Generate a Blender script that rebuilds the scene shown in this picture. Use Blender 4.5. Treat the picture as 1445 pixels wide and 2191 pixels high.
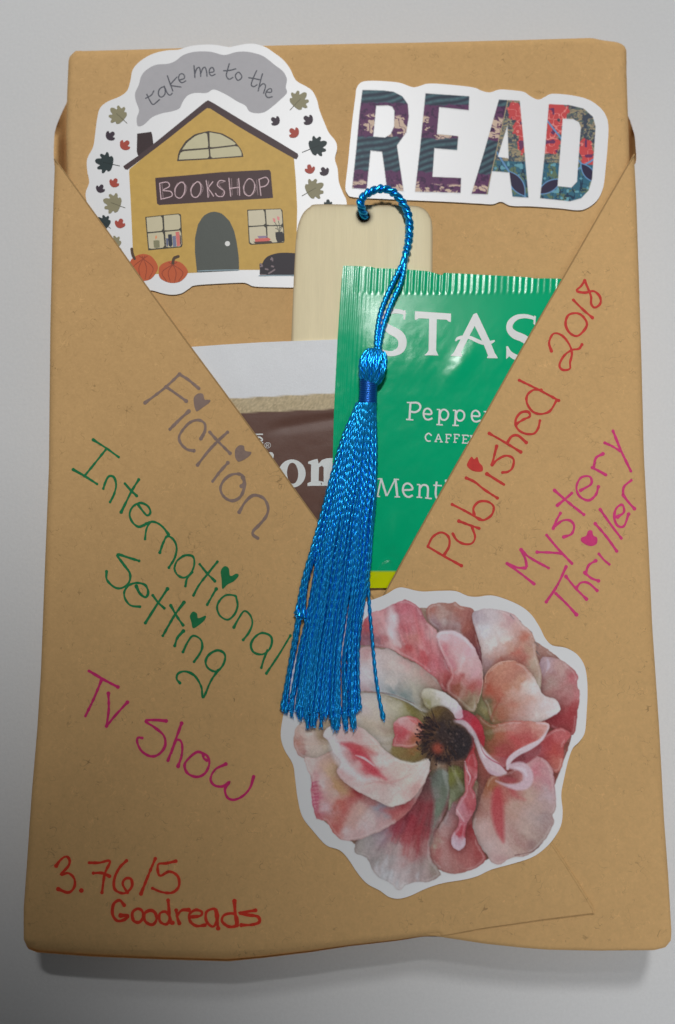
import bpy, math, random
import numpy as np
from mathutils import Vector
from mathutils.geometry import tessellate_polygon, delaunay_2d_cdt

random.seed(4)
rng = np.random.default_rng(4)
sc = bpy.context.scene
for o in list(bpy.data.objects):
    bpy.data.objects.remove(o)

# ------------------------------------------------------------------ camera
T = 0.018                      # height of the parcel's upper face above the table (m)
F_PX, CX, CY = 2000.0, 722.5, 1095.5
TILT = math.radians(7.5)
DIST = F_PX / 7909.0
CAM = np.array([0.0, -DIST * math.sin(TILT), T + DIST * math.cos(TILT)])
cam_data = bpy.data.cameras.new('camera')
cam = bpy.data.objects.new('camera', cam_data)
sc.collection.objects.link(cam)
cam.location = CAM
cam.rotation_euler = (TILT, 0, 0)
cam_data.sensor_fit = 'VERTICAL'
cam_data.sensor_height = 36
cam_data.lens = 36 * F_PX / 2191.0
cam_data.clip_start = 0.005
cam_data.clip_end = 20
cam_data.dof.use_dof = True
cam_data.dof.focus_distance = DIST - 0.004
cam_data.dof.aperture_fstop = 9.0
sc.camera = cam

# ------------------------------------------------------------------ light
world = bpy.data.worlds.new('World')
sc.world = world
world.use_nodes = True
world.node_tree.nodes['Background'].inputs[0].default_value = (0.97, 0.985, 1.0, 1)
world.node_tree.nodes['Background'].inputs[1].default_value = 0.055


def aim(o, target):
    d = Vector(target) - o.location
    o.rotation_euler = d.to_track_quat('-Z', 'Y').to_euler()


def spot(name, loc, target, half, blend, watts, soft, col):
    d = bpy.data.lights.new(name, 'SPOT')
    o = bpy.data.objects.new(name, d)
    sc.collection.objects.link(o)
    o.location = loc
    d.energy = watts; d.color = col; d.shadow_soft_size = soft
    d.spot_size = 2 * half; d.spot_blend = blend
    aim(o, target)


spot('fitted_spot', (-0.001, 0.570, 0.960), (-0.055, 0.2330, 0), 0.262, 0.1, 29.5, 0.085, (1.0, 0.99, 0.975))  # overhead key; cone edge shaped to leave the lower left corner dark
spot('fitted_spot', (0.1561, 0.6918, 0.9769), (0.2960, -0.2600, 0), 0.2400, 0.1145, 18.0, 0.085, (1.0, 0.99, 0.975))  # added spot, cone fitted to brighten the right side
spot('fitted_spot', (0.2831, -0.5672, 1.1368), (0.3067, -0.2194, 0), 0.2640, 0.1, 23.5, 0.09, (0.98, 0.99, 1.0))  # added spot for shadow fill and for tassel and foil highlights

sc.view_settings.view_transform = 'Standard'
sc.view_settings.look = 'None'
sc.view_settings.exposure = 0.06
sc.view_settings.gamma = 1.0

# ------------------------------------------------------------------ helpers
CT, ST = math.cos(TILT), math.sin(TILT)


def W(px, py, z):
    """where the sight line of a traced point meets the height z"""
    px = np.asarray(px, float); py = np.asarray(py, float)
    z = np.broadcast_to(np.asarray(z, float), px.shape)
    cx = (px - CX) / F_PX; cy = -(py - CY) / F_PX
    dx = cx
    dy = cy * CT + ST
    dz = cy * ST - CT
    t = (z - CAM[2]) / dz
    return np.stack([CAM[0] + dx * t, CAM[1] + dy * t, z], -1)


ZOOM = {'A': (160, 70, 600 / 1445), 'B': (720, 150, 600 / 1445), 'C': (580, 380, 660 / 1445),
        'D': (380, 700, 480 / 1445), 'E': (560, 1240, 740 / 1445), 'F': (120, 770, 520 / 1445),
        'G': (880, 580, 565 / 1445), 'H': (80, 1160, 560 / 1427), 'I': (0, 1700, 700 / 1445),
        'J': (745, 1750, 700 / 1445), 'K': (590, 1200, 270 / 1445), 'L': (0, 0, 500 / 1445),
        'M': (1100, 40, 345 / 1350), 'N': (100, 1820, 480 / 1445), 'P': (800, 600, 400 / 1445),
        'Q': (740, 1000, 260 / 1445), 'R': (280, 400, 400 / 1445), 'X': (0, 0, 1.0)}


def Z(k, pts):
    ox, oy, s = ZOOM[k]
    return [(ox + x * s, oy + y * s) for x, y in pts]


def catmull(pts, n=6, closed=False):
    P = np.array(pts, float)
    if len(P) < 3:
        return P
    if closed:
        P = np.vstack([P[-1], P, P[0], P[1]])
    else:
        P = np.vstack([2 * P[0] - P[1], P, 2 * P[-1] - P[-2]])
    out = []
    t = np.linspace(0, 1, n, endpoint=False)[:, None]
    for i in range(1, len(P) - 2):
        p0, p1, p2, p3 = P[i - 1], P[i], P[i + 1], P[i + 2]
        out.append(0.5 * ((2 * p1) + (-p0 + p2) * t + (2 * p0 - 5 * p1 + 4 * p2 - p3) * t ** 2
                          + (-p0 + 3 * p1 - 3 * p2 + p3) * t ** 3))
    out = np.vstack(out)
    if not closed:
        out = np.vstack([out, P[-2]])
    return out


def resample(P, step, closed=False):
    P = np.array(P, float)
    if closed:
        P = np.vstack([P, P[0]])
    d = np.r_[0, np.cumsum(np.hypot(*np.diff(P[:, :2], axis=0).T))]
    n = max(2, int(math.ceil(d[-1] / step)) + 1)
    u = np.linspace(0, d[-1], n)
    Q = np.stack([np.interp(u, d, P[:, k]) for k in range(P.shape[1])], -1)
    return Q[:-1] if closed else Q


def dist_poly(X, Y, P, closed=True):
    P = np.asarray(P, np.float32)
    A = P if closed else P[:-1]
    B = np.roll(P, -1, 0) if closed else P[1:]
    X = np.asarray(X, np.float32); Y = np.asarray(Y, np.float32)
    best = np.full(X.shape, 1e12, np.float32)
    for (ax, ay), (bx, by) in zip(A, B):
        ux, uy = bx - ax, by - ay
        L = ux * ux + uy * uy + 1e-9
        t = np.clip(((X - ax) * ux + (Y - ay) * uy) / L, 0, 1)
        d = (X - ax - t * ux) ** 2 + (Y - ay - t * uy) ** 2
        np.minimum(best, d, out=best)
    return np.sqrt(best)


def inside(X, Y, P):
    P = np.asarray(P, np.float32)
    X = np.asarray(X, np.float32); Y = np.asarray(Y, np.float32)
    r = np.zeros(X.shape, bool)
    for (ax, ay), (bx, by) in zip(P, np.roll(P, -1, 0)):
        if ay == by:
            continue
        c = ((ay > Y) != (by > Y)) & (X < (bx - ax) * (Y - ay) / (by - ay) + ax)
        r ^= c
    return r


def sdist(X, Y, P):
    return np.where(inside(X, Y, P), 1, -1) * dist_poly(X, Y, P)


_tab = rng.random((256, 256)).astype(np.float32)


def vnoise(x, y, seed=0):
    x = np.asarray(x, np.float32) + seed * 17.3; y = np.asarray(y, np.float32) + seed * 9.7
    xi = np.floor(x).astype(int); yi = np.floor(y).astype(int)
    fx = x - xi; fy = y - yi
    fx = fx * fx * (3 - 2 * fx); fy = fy * fy * (3 - 2 * fy)
    g = lambda a, b: _tab[a % 256, b % 256]
    return ((g(xi, yi) * (1 - fx) + g(xi + 1, yi) * fx) * (1 - fy)
            + (g(xi, yi + 1) * (1 - fx) + g(xi + 1, yi + 1) * fx) * fy)


def fbm(x, y, seed=0, o=4):
    s, a, r = 0, 0.5, 0
    for k in range(o):
        r = r + a * vnoise(x * 2 ** k, y * 2 ** k, seed + k); s += a; a *= 0.55
    return r / s


def lin(c):
    c = np.asarray(c, float) / 255.0
    return np.where(c <= 0.04045, c / 12.92, ((c + 0.055) / 1.055) ** 2.4)


def alb(c, e=0.78):
    """surface colour from a colour seen under the light e"""
    return tuple(float(v) for v in np.clip(lin(c) / e, 0.002, 0.9))


# ------------------------------------------------------------------ materials
def material(name, color=(0.5, 0.5, 0.5), rough=0.6, spec=0.5, vcol=False, mottle=0.0, mscale=400.0,
             bump=0.0, bscale=1500.0, bdist=0.0002, metal=0.0, fibres=False, bump2=0.0, b2scale=60.0,
             b2dist=0.001, coat=0.0, sheen=0.0, stretch=None):
    m = bpy.data.materials.new(name)
    m.use_nodes = True
    nt = m.node_tree; N = nt.nodes; Lk = nt.links
    b = N['Principled BSDF']
    b.inputs['Roughness'].default_value = rough
    b.inputs['Specular IOR Level'].default_value = spec
    b.inputs['Metallic'].default_value = metal
    b.inputs['Coat Weight'].default_value = coat
    b.inputs['Coat Roughness'].default_value = 0.22
    b.inputs['Sheen Weight'].default_value = sheen
    geo = N.new('ShaderNodeNewGeometry')
    pos = geo.outputs['Position']
    if stretch:
        mp = N.new('ShaderNodeMapping'); mp.inputs['Scale'].default_value = stretch
        Lk.new(pos, mp.inputs[0]); pos = mp.outputs[0]

    def noise(scale, detail=3.0, rough_=0.6, dist=0.0, off=0.0):
        n = N.new('ShaderNodeTexNoise')
        n.noise_dimensions = '4D'
        n.inputs['W'].default_value = off
        n.inputs['Scale'].default_value = scale
        n.inputs['Detail'].default_value = detail
        n.inputs['Roughness'].default_value = rough_
        n.inputs['Distortion'].default_value = dist
        Lk.new(pos, n.inputs['Vector'])
        return n.outputs['Fac']

    def math_(op, a, b_=None, c=None, clamp=False):
        n = N.new('ShaderNodeMath'); n.operation = op; n.use_clamp = clamp
        for i, v in enumerate((a, b_, c)):
            if v is None:
                continue
            if isinstance(v, (int, float)):
                n.inputs[i].default_value = v
            else:
                Lk.new(v, n.inputs[i])
        return n.outputs[0]

    if vcol:
        a = N.new('ShaderNodeAttribute'); a.attribute_name = 'Col'
        col = a.outputs['Color']
    else:
        rgb = N.new('ShaderNodeRGB'); rgb.outputs[0].default_value = (*color, 1)
        col = rgb.outputs[0]

    def vmul(c, f):
        n = N.new('ShaderNodeVectorMath'); n.operation = 'SCALE'
        Lk.new(c, n.inputs[0]); Lk.new(f, n.inputs['Scale'])
        return n.outputs[0]

    if mottle:
        f = math_('MULTIPLY_ADD', noise(mscale, 5, 0.7), 2 * mottle, 1 - mottle)
        col = vmul(col, f)
    if fibres:
        # large soft mottling, fine grain, and scattered dark and pale fibre curls
        f = math_('MULTIPLY_ADD', noise(45, 3, 0.5, 0, 3.0), 0.14, 0.93)
        col = vmul(col, f)
        f = math_('MULTIPLY_ADD', noise(480, 2, 0.6, 0.8, 13.0), 0.20, 0.90)
        col = vmul(col, f)
        for k, (s, w, ms, thr, dark) in enumerate(((420, 0.016, 260, 0.56, -0.34), (300, 0.010, 170, 0.60, -0.46),
                                                    (380, 0.016, 240, 0.55, 0.16))):
            n1 = noise(s, 0.5, 0.4, 1.2, 5.0 + k)
            line = math_('SUBTRACT', 1.0, math_('DIVIDE', math_('ABSOLUTE', math_('SUBTRACT', n1, 0.5)), w), clamp=True)
            msk = math_('MULTIPLY', math_('SUBTRACT', noise(ms, 1, 0.5, 0, 20.0 + k), thr), 14.0, clamp=True)
            f = math_('MULTIPLY_ADD', math_('MULTIPLY', line, msk), dark, 1.0)
            col = vmul(col, f)
    Lk.new(col, b.inputs['Base Color'])
    nrm = None
    if bump2:
        bn = N.new('ShaderNodeBump'); bn.inputs['Strength'].default_value = bump2
        bn.inputs['Distance'].default_value = b2dist
        Lk.new(noise(b2scale, 3, 0.5, 0.4, 7.0), bn.inputs['Height'])
        nrm = bn.outputs[0]
    if bump:
        bn = N.new('ShaderNodeBump'); bn.inputs['Strength'].default_value = bump
        bn.inputs['Distance'].default_value = bdist
        Lk.new(noise(bscale, 4, 0.65), bn.inputs['Height'])
        if nrm is not None:
            Lk.new(nrm, bn.inputs['Normal'])
        nrm = bn.outputs[0]
    if nrm is not None:
        Lk.new(nrm, b.inputs['Normal'])
    return m


KRAFT = (0.655, 0.412, 0.182)
M = {}
M['kraft'] = material('kraft_paper', KRAFT, 0.8, 0.12, mottle=0.13, mscale=1300, bump=0.6, bscale=1100,
                      bdist=0.00016, fibres=True, bump2=0.40, b2scale=30, b2dist=0.0009)
M['edge_shade'] = material('kraft_edge_shade', tuple(v * 0.62 for v in KRAFT), 0.8, 0.1, mottle=0.2, mscale=700)  # darkened kraft, paints in the thin shadow line along the flap edges
M['table'] = material('white_cloth', (0.69, 0.70, 0.71), 0.8, 0.1, mottle=0.09, mscale=1100, bump=0.5, bscale=900,
                      bdist=0.00015, bump2=0.25, b2scale=18, b2dist=0.002)
M['vinyl'] = material('white_vinyl', (0.83, 0.84, 0.86), 0.38, 0.45, mottle=0.012, mscale=200, bump=0.06, bscale=900)
M['wood'] = material('pale_wood', rough=0.62, spec=0.3, vcol=True, mottle=0.10, mscale=300, bump=0.35, bscale=300,
                     bdist=0.0001, stretch=(9.0, 0.45, 1.0))
M['print'] = material('printed_paint', rough=0.45, spec=0.12, vcol=True, mottle=0.07, mscale=2600, bump=0.12,
                      bscale=2400, bdist=0.0001)
M['green'] = material('green_foil', rough=0.18, spec=0.26, vcol=True, mottle=0.03, mscale=500, bump=0.28, bscale=3200,
                      bdist=0.00004, bump2=0.14, b2scale=50, b2dist=0.0006)
M['brown'] = material('brown_foil', rough=0.42, spec=0.2, vcol=True, mottle=0.12, mscale=2600, bump=0.45, bscale=2400,
                      bdist=0.00008, bump2=0.4, b2scale=60, b2dist=0.001)
M['satin'] = material('blue_satin_thread', (0.010, 0.43, 1.0), 0.31, 1.0, metal=0.84, mottle=0.16, mscale=900, bump=0.4, bscale=2600, bdist=0.00008)
M['satin_dark'] = material('blue_satin_wrap', (0.004, 0.13, 0.55), 0.34, 1.0, metal=0.7)


def flat(name, c, e=0.80, mottle=0.08, mscale=500, rough=0.45):
    k = 'flat_' + name
    if k not in M:
        M[k] = material(name, alb(c, e), rough, 0.12, mottle=mottle, mscale=mscale, bump=0.08, bscale=1500)
    return M[k]


# ------------------------------------------------------------------ object builders
def thing(name, label, cat, loc=(0, 0, 0), group=None):
    o = bpy.data.objects.new(name, None)
    sc.collection.objects.link(o)
    o.empty_display_size = 0.01
    o.location = loc
    o['label'] = label; o['category'] = cat
    if group:
        o['group'] = group
    return o


ABS = {}


def absloc(p):
    return ABS.get(p.name, Vector(p.location)) if p is not None else Vector((0, 0, 0))


def mk(name, V, Fc, mat, parent=None, smooth=True, label=None, col=None, loc=None):
    V = np.asarray(V, float)
    base = absloc(parent) if parent is not None else Vector(loc or (0, 0, 0))
    me = bpy.data.meshes.new(name)
    V = V - np.array(base)
    if isinstance(Fc, np.ndarray):
        n, k = Fc.shape
        me.vertices.add(len(V)); me.vertices.foreach_set('co', V.astype(np.float32).ravel())
        me.loops.add(n * k); me.loops.foreach_set('vertex_index', Fc.astype(np.int32).ravel())
        me.polygons.add(n)
        me.polygons.foreach_set('loop_start', np.arange(0, n * k, k, dtype=np.int32))
        me.update(calc_edges=True)
    else:
        me.from_pydata([tuple(v) for v in V], [], Fc)
    if smooth:
        me.polygons.foreach_set('use_smooth', np.ones(len(me.polygons), bool))
    if col is not None:
        a = me.color_attributes.new('Col', 'FLOAT_COLOR', 'POINT')
        c4 = np.ones((len(V), 4), np.float32); c4[:, :3] = col
        a.data.foreach_set('color', c4.ravel())
    me.materials.append(mat)
    me.update()
    o = bpy.data.objects.new(name, me)
    sc.collection.objects.link(o)
    if parent is not None:
        o.parent = parent
    else:
        o.location = base
    ABS[o.name] = Vector(base)
    if label:
        o['label'] = label
    return o


def sheet(name, outline, zf, mat, parent, step=14, thick=0.00025, extra=None, colf=None, holes=(), label=None,
          rimstep=None):
    """a real sheet: outline filled with a grid that follows the height zf(px, py), with thickness"""
    P = resample(outline, rimstep or step * 0.6, True)
    x0, y0 = P.min(0); x1, y1 = P.max(0)
    gx, gy = np.meshgrid(np.arange(x0 + step / 2, x1, step), np.arange(y0 + step / 2, y1, step))
    gx = gx.ravel() + 0.01 * step; gy = gy.ravel()
    sd = sdist(gx, gy, P)
    ok = sd > step * 0.35
    HP = []
    for h in holes:
        h = np.asarray(h); HP.append(h)
        ok &= sdist(gx, gy, h) < -step * 0.2
    pts = [np.stack([gx[ok], gy[ok]], -1)]
    if extra is not None:
        e = np.asarray(extra, float)
        se = sdist(e[:, 0], e[:, 1], P)
        pts.append(e[se > 1.0])
    edges = []
    allp = list(P); n = len(P)
    edges += [(i, (i + 1) % n) for i in range(n)]
    for h in HP:
        b = len(allp); allp += list(h)
        edges += [(b + i, b + (i + 1) % len(h)) for i in range(len(h))]
    for q in pts:
        allp += list(q)
    vs, es, fs, *_ = delaunay_2d_cdt([Vector((float(a), float(b))) for a, b in allp], edges, [], 1, 1e-4)
    V = np.array([(v.x, v.y) for v in vs])
    Fc = np.array([list(f)[:3] for f in fs if len(f) == 3])
    c = V[Fc].mean(1)
    keep = inside(c[:, 0], c[:, 1], P)
    for h in HP:
        keep &= ~inside(c[:, 0], c[:, 1], h)
    Fc = Fc[keep]
    # orient up (pixel y runs down)
    a, b_, d = V[Fc[:, 0]], V[Fc[:, 1]], V[Fc[:, 2]]
    cr = (b_[:, 0] - a[:, 0]) * (d[:, 1] - a[:, 1]) - (b_[:, 1] - a[:, 1]) * (d[:, 0] - a[:, 0])
    Fc[cr > 0] = Fc[cr > 0][:, ::-1]
    used = np.unique(Fc); mp = -np.ones(len(V), int); mp[used] = np.arange(len(used))
    V = V[used]; Fc = mp[Fc]
    zz = zf(V[:, 0], V[:, 1])
    W3 = W(V[:, 0], V[:, 1], zz)
    col = None if colf is None else colf(V[:, 0], V[:, 1])
    nV = len(W3)
    if thick:
        # boundary skirt and underside
        from collections import Counter
        cnt = Counter()
        for f in Fc:
            for i in range(3):
                cnt[tuple(sorted((int(f[i]), int(f[(i + 1) % 3]))))] += 1
        quads = []
        for f in Fc:
            for i in range(3):
                e0, e1 = int(f[i]), int(f[(i + 1) % 3])
                if cnt[tuple(sorted((e0, e1)))] == 1:
                    quads.append((e1, e0, e0 + nV, e1 + nV))
        low = W3.copy(); low[:, 2] -= thick
        W3 = np.vstack([W3, low])
        faces = [tuple(int(i) for i in f) for f in Fc] + [tuple(int(i) + nV for i in f[::-1]) for f in Fc]
        nq = len(quads)
        faces += quads
        if col is not None:
            col = np.vstack([col, col])
    else:
        faces = [tuple(int(i) for i in f) for f in Fc]; nq = 0
    o = mk(name, W3, faces, mat, parent, True, label, col)
    if nq:
        # keep the cut edge crisp
        me = o.data
        sm = np.ones(len(me.polygons), bool); sm[-nq:] = False
        me.polygons.foreach_set('use_smooth', sm)
        bm_sharp = me.attributes.new('sharp_edge', 'BOOLEAN', 'EDGE') if 'sharp_edge' not in me.attributes else me.attributes['sharp_edge']
        kset = set()
        for q in quads:
            kset.add(tuple(sorted((q[0], q[1])))); kset.add(tuple(sorted((q[2], q[3]))))
        vals = np.array([tuple(sorted(e.vertices)) in kset for e in me.edges], bool)
        bm_sharp.data.foreach_set('value', vals)
    return o


def ink_poly(name, loops, z, mat, parent, label=None, col=None):
    """flat printed shape; z is a number or a function of (px, py)"""
    L3 = [[Vector((float(x), float(y), 0)) for x, y in l] for l in loops]
    tri = tessellate_polygon(L3)
    P = np.array([(v.x, v.y) for l in L3 for v in l])
    zz = z(P[:, 0], P[:, 1]) if callable(z) else np.full(len(P), z)
    V = W(P[:, 0], P[:, 1], zz)
    faces = []
    for t in tri:
        a, b, c = P[t[0]], P[t[1]], P[t[2]]
        cr = (b[0] - a[0]) * (c[1] - a[1]) - (b[1] - a[1]) * (c[0] - a[0])
        if abs(cr) < 1e-9:
            continue
        faces.append(tuple(t) if cr < 0 else tuple(t[::-1]))
    return mk(name, V, faces, mat, parent, False, label)


class Strokes:
    def __init__(s, zf):
        s.V = []; s.F = []; s.zf = zf; s.k = 0

    def line(s, pts, w, n=6, closed=False, smooth=True, caps=True, blob=0.0, wob=0.0):
        """ribbon of width w (number or list along the points), px"""
        pts = np.array(pts, float)
        if np.isscalar(w):
            w = np.full(len(pts), float(w))
        P3 = np.column_stack([pts, w])
        P = catmull(P3, n, closed) if (smooth and len(pts) > 2) else P3
        P = resample(P, 2.2, closed) if smooth else P
        if closed:
            P = np.vstack([P, P[0]])
        if blob and not closed:
            d = np.arange(len(P)); m = np.minimum(d, d[::-1])
            P[:, 2] *= 1 + blob * np.exp(-m / 1.6)
        if wob:
            P[:, 2] *= 1 + wob * (vnoise(P[:, 0] / 7, P[:, 1] / 7, 3) - 0.5) * 2
        t = np.gradient(P[:, :2], axis=0)
        if closed:
            t[0] = t[-1] = P[1, :2] - P[-2, :2]
        t /= np.linalg.norm(t, axis=1)[:, None] + 1e-9
        nrm = np.stack([-t[:, 1], t[:, 0]], -1)
        A = P[:, :2] + nrm * P[:, 2:] / 2; B = P[:, :2] - nrm * P[:, 2:] / 2
        b = len(s.V)
        for i in range(len(P)):
            s.V.append((A[i, 0], A[i, 1], s.k)); s.V.append((B[i, 0], B[i, 1], s.k)); s.k += 1
            if i:
                j = b + 2 * i
                s.F.append((j - 2, j - 1, j + 1, j))
        if caps and not closed:
            for end, sg in ((0, -1), (len(P) - 1, 1)):
                c = P[end, :2]; r = P[end, 2] / 2; a0 = math.atan2(t[end, 1] * sg, t[end, 0] * sg)
                cb = len(s.V); s.V.append((c[0], c[1], s.k))
                for q in range(9):
                    a = a0 - math.pi / 2 + math.pi * q / 8
                    s.V.append((c[0] + r * math.cos(a), c[1] + r * math.sin(a), s.k))
                for q in range(8):
                    s.F.append((cb, cb + 1 + q, cb + 2 + q))
                s.k += 1
        return s

    def dot(s, c, r, n=16):
        b = len(s.V); s.V.append((c[0], c[1], s.k))
        for q in range(n):
            a = 2 * math.pi * q / n
            s.V.append((c[0] + r * math.cos(a), c[1] + r * math.sin(a), s.k))
        for q in range(n):
            s.F.append((b, b + 1 + q, b + 1 + (q + 1) % n))
        s.k += 1
        return s

    def poly(s, pts):
        L = [[Vector((float(x), float(y), 0)) for x, y in pts]]
        b = len(s.V)
        for x, y in pts:
            s.V.append((x, y, s.k))
        for t in tessellate_polygon(L):
            s.F.append(tuple(b + i for i in t))
        s.k += 1
        return s

    def build(s, name, mat, parent, label=None, lift=0.0):
        A = np.array(s.V)
        k = A[:, 2] - A[:, 2].min()
        z = s.zf(A[:, 0], A[:, 1]) + lift + k * 3e-8
        V = W(A[:, 0], A[:, 1], z)
        faces = []
        for f in s.F:
            p = A[list(f)][:, :2]
            area = np.sum(p[:, 0] * np.roll(p[:, 1], -1) - p[:, 1] * np.roll(p[:, 0], -1))
            faces.append(tuple(f) if area < 0 else tuple(f[::-1]))
        return mk(name, V, faces, mat, parent, False, label)


# ------------------------------------------------------------------ height fields (photo px -> metres)
def B(px, py):
    return np.exp(-((px - 900) / 520.0) ** 4 - ((py - 930) / 560.0) ** 4)


SLEEVE = np.array([(118, 340), (113, 480), (108, 700), (105, 1000), (96, 1223), (88, 1435), (80, 1560), (68, 1700),
                   (57, 1860), (51, 1942), (51, 2010), (60, 2030), (80, 2038), (200, 2047), (350, 2053), (490, 2057),
                   (560, 2050), (660, 2038), (745, 2025), (850, 2013), (905, 2004), (939, 2004), (1036, 2019),
                   (1110, 2027), (1171, 2032), (1278, 2034), (1400, 2033), (1424, 2027), (1436, 2012), (1437, 1992),
                   (1430, 1871), (1421, 1750), (1411, 1560), (1396, 1340), (1388, 1166), (1378, 971), (1373, 775),
                   (1367, 580), (1362, 430), (1357, 330)], float)
SLEEVE_D = resample(SLEEVE, 12)
RPX = 15.0
R_M = 0.0018


def edge_drop(px, py, line=None, r=RPX):
    d = dist_poly(px, py, SLEEVE_D if line is None else line, False if line is None else True)
    r = r * (1 - 0.5 * np.clip((np.asarray(py) - 1850) / 120, 0, 1))
    u = np.clip(1 - d / r, 0, 1)
    return R_M * r / RPX * (1 - np.sqrt(np.clip(1 - u * u, 0, 1)))


def wave(px, py, a=0.00025):
    return a * np.sin(px / 170.0 + 1.3) * np.sin(py / 210.0 + 0.5)


def z_right(px, py):
    px = np.asarray(px, float); py = np.asarray(py, float)
    return T + 0.0009 + 0.0030 * B(px, py) + wave(px, py) - edge_drop(px, py)


FOLD = np.array([(40, 2010), (120, 2019), (300, 2029), (480, 2034), (560, 2030), (700, 2016), (860, 1999), (940, 1990), (1000, 2100)], float)


def z_left(px, py):
    px = np.asarray(px, float); py = np.asarray(py, float)
    fold = np.clip(py - np.interp(px, FOLD[:, 0], FOLD[:, 1]), 0, 40) * 1.1e-4
    g = np.clip((px - 850) / 300, 0, 1) * np.clip((py - 1800) / 150, 0, 1)
    # lower free edge curls up a little
    return T + 0.00135 + 0.0030 * B(px, py) + wave(px, py) + 0.0004 * g - edge_drop(px, py) - fold


def z_green(px, py):
    px = np.asarray(px, float); py = np.asarray(py, float)
    # packet frame: v from the sealed top (0) to the bottom (1)
    v = (py - 570) / 690.0
    u = (px - 722) / 500.0
    z = T + 0.0009 + 0.0020 * B(px, py)
    body = np.clip((v - 0.085) / 0.26, 0, 1); body = body * body * (3 - 2 * body)
    low = np.clip((0.985 - v) / 0.10, 0, 1); low = low * low * (3 - 2 * low)
    side = np.clip((u - 0.03) / 0.16, 0, 1); side = side * side * (3 - 2 * side)
    body = body * np.clip((1215 - px) / 140.0, 0, 1)
    z = z + 0.00055 * body * low * side
    # crimped seal across the top
    crimp = np.clip((v + 0.005) / 0.012, 0, 1) * np.clip((0.088 - v) / 0.01, 0, 1)
    amp = np.clip((px - 735) / 60, 0.25, 1) * (0.25 + 1.1 * vnoise(px / 45.0, px * 0, 77))
    z = z + 0.000065 * crimp * amp * np.cos(2 * math.pi * (px + 0.05 * (py - 570)) / 13.0)
    # folds along the left seam
    xl = px - (731 - 0.055 * (py - 570))
    z = z + 0.00004 * np.exp(-((xl - 24) / 30.0) ** 2) * np.cos(2 * math.pi * xl / 9.0)
    # pinched ridge near the lower seal and its soft shoulder
    arc = resample(catmull([(790, 1262), (800, 1236), (814, 1208), (832, 1197), (845, 1208), (850, 1232)], 6), 2)
    da = dist_poly(px, py, arc, False)
    z = z + 0.00012 * np.exp(-(da / 3.0) ** 2)
    z = z + 0.0006 * np.exp(-((px - 838 - (1160 - py) * 0.1) / 19.0) ** 2 - ((py - 1155) / 48.0) ** 2)
    # soft dents and creases
    z = z + 0.00035 * np.exp(-(((px - 990) * 0.8 + (py - 775) * 0.6) / 22.0) ** 2
                             - (((py - 775) * 0.8 - (px - 990) * 0.6) / 60.0) ** 2) * body
    z = z - 0.0003 * np.exp(-((px - 835) / 22.0) ** 2 - np.clip((1185 - py) / 70.0, -0.4, 9) ** 2) * body
    z = z + 0.00014 * (fbm(px / 60.0, py / 75.0, 5) - 0.5) * 2 * body
    return z


def z_brown(px, py):
    px = np.asarray(px, float); py = np.asarray(py, float)
    z = T + 0.0019 + 0.0003 * B(px, py)
    z = z + 0.0002 * (fbm(px / 70.0, py / 55.0, 9) - 0.5) * np.clip((py - 870) / 40, 0, 1)
    z = z - 0.00035 * np.exp(-((py - 912 + 0.16 * (px - 620)) / 13.0) ** 2) * np.clip((px - 560) / 60, 0, 1) * np.clip((py - 880) / 10, 0, 1)
    return z


Z_STK = T + 0.00042
Z_BM = T + 0.0018


def z_flower(px, py):
    return np.maximum(z_left(px, py), z_right(px, py)) + 0.00048


# ------------------------------------------------------------------ table
tb = mk('table_surface', [(-1.2, -1.2, 0), (1.2, -1.2, 0), (1.2, 1.2, 0), (-1.2, 1.2, 0)], [(0, 1, 2, 3)], M['table'], None, False)
tb['kind'] = 'structure'
tb['label'] = 'plain white surface under the wrapped parcel'

# ------------------------------------------------------------------ parcel
parcel = thing('wrapped_parcel', 'book wrapped in brown kraft paper with folded V front flaps and handwritten notes',
               'parcel', (0, 0, 0))
INNER = np.array([(147, 130), (150, 120), (163, 108), (180, 109), (260, 107), (420, 102), (600, 97), (740, 94), (900, 91),
                  (1100, 86), (1202, 83), (1266, 81), (1289, 86), (1320, 90), (1335, 96), (1341, 108), (1341, 155),
                  (1344, 250), (1347, 330), (1352, 560), (1362, 900), (1376, 1300), (1400, 1800), (1408, 1960),
                  (1395, 1990), (900, 1978), (490, 1998), (100, 1990), (85, 1960), (92, 1800), (118, 1300), (128, 900),
                  (138, 560), (143, 360), (142, 290), (144, 200)], float)
INNER_D = resample(INNER, 9, True)


def z_inner(px, py):
    d = dist_poly(px, py, INNER_D)
    u = np.clip(1 - d / 13.0, 0, 1)
    z = T - 0.0017 * (1 - np.sqrt(np.clip(1 - u * u, 0, 1)))
    # corner fold on the upper right
    c = np.clip(((np.asarray(px) - 1266) * 0.9 - (np.asarray(py) - 80) * 0.75) / 20.0, 0, 1)
    px = np.asarray(px, float); py = np.asarray(py, float)
    return z - 0.0012 * c + 0.0025 * np.exp(-((px - 812) / 90.0) ** 2 - ((py - 1300) / 60.0) ** 2)


def offset_pts(line, ds, closed):
    L = np.asarray(line); t = np.gradient(L, axis=0)
    t /= np.linalg.norm(t, axis=1)[:, None] + 1e-9
    n = np.stack([-t[:, 1], t[:, 0]], -1)
    out = []
    for d in ds:
        out.append(L + n * d); out.append(L - n * d)
    return np.vstack(out)


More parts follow.
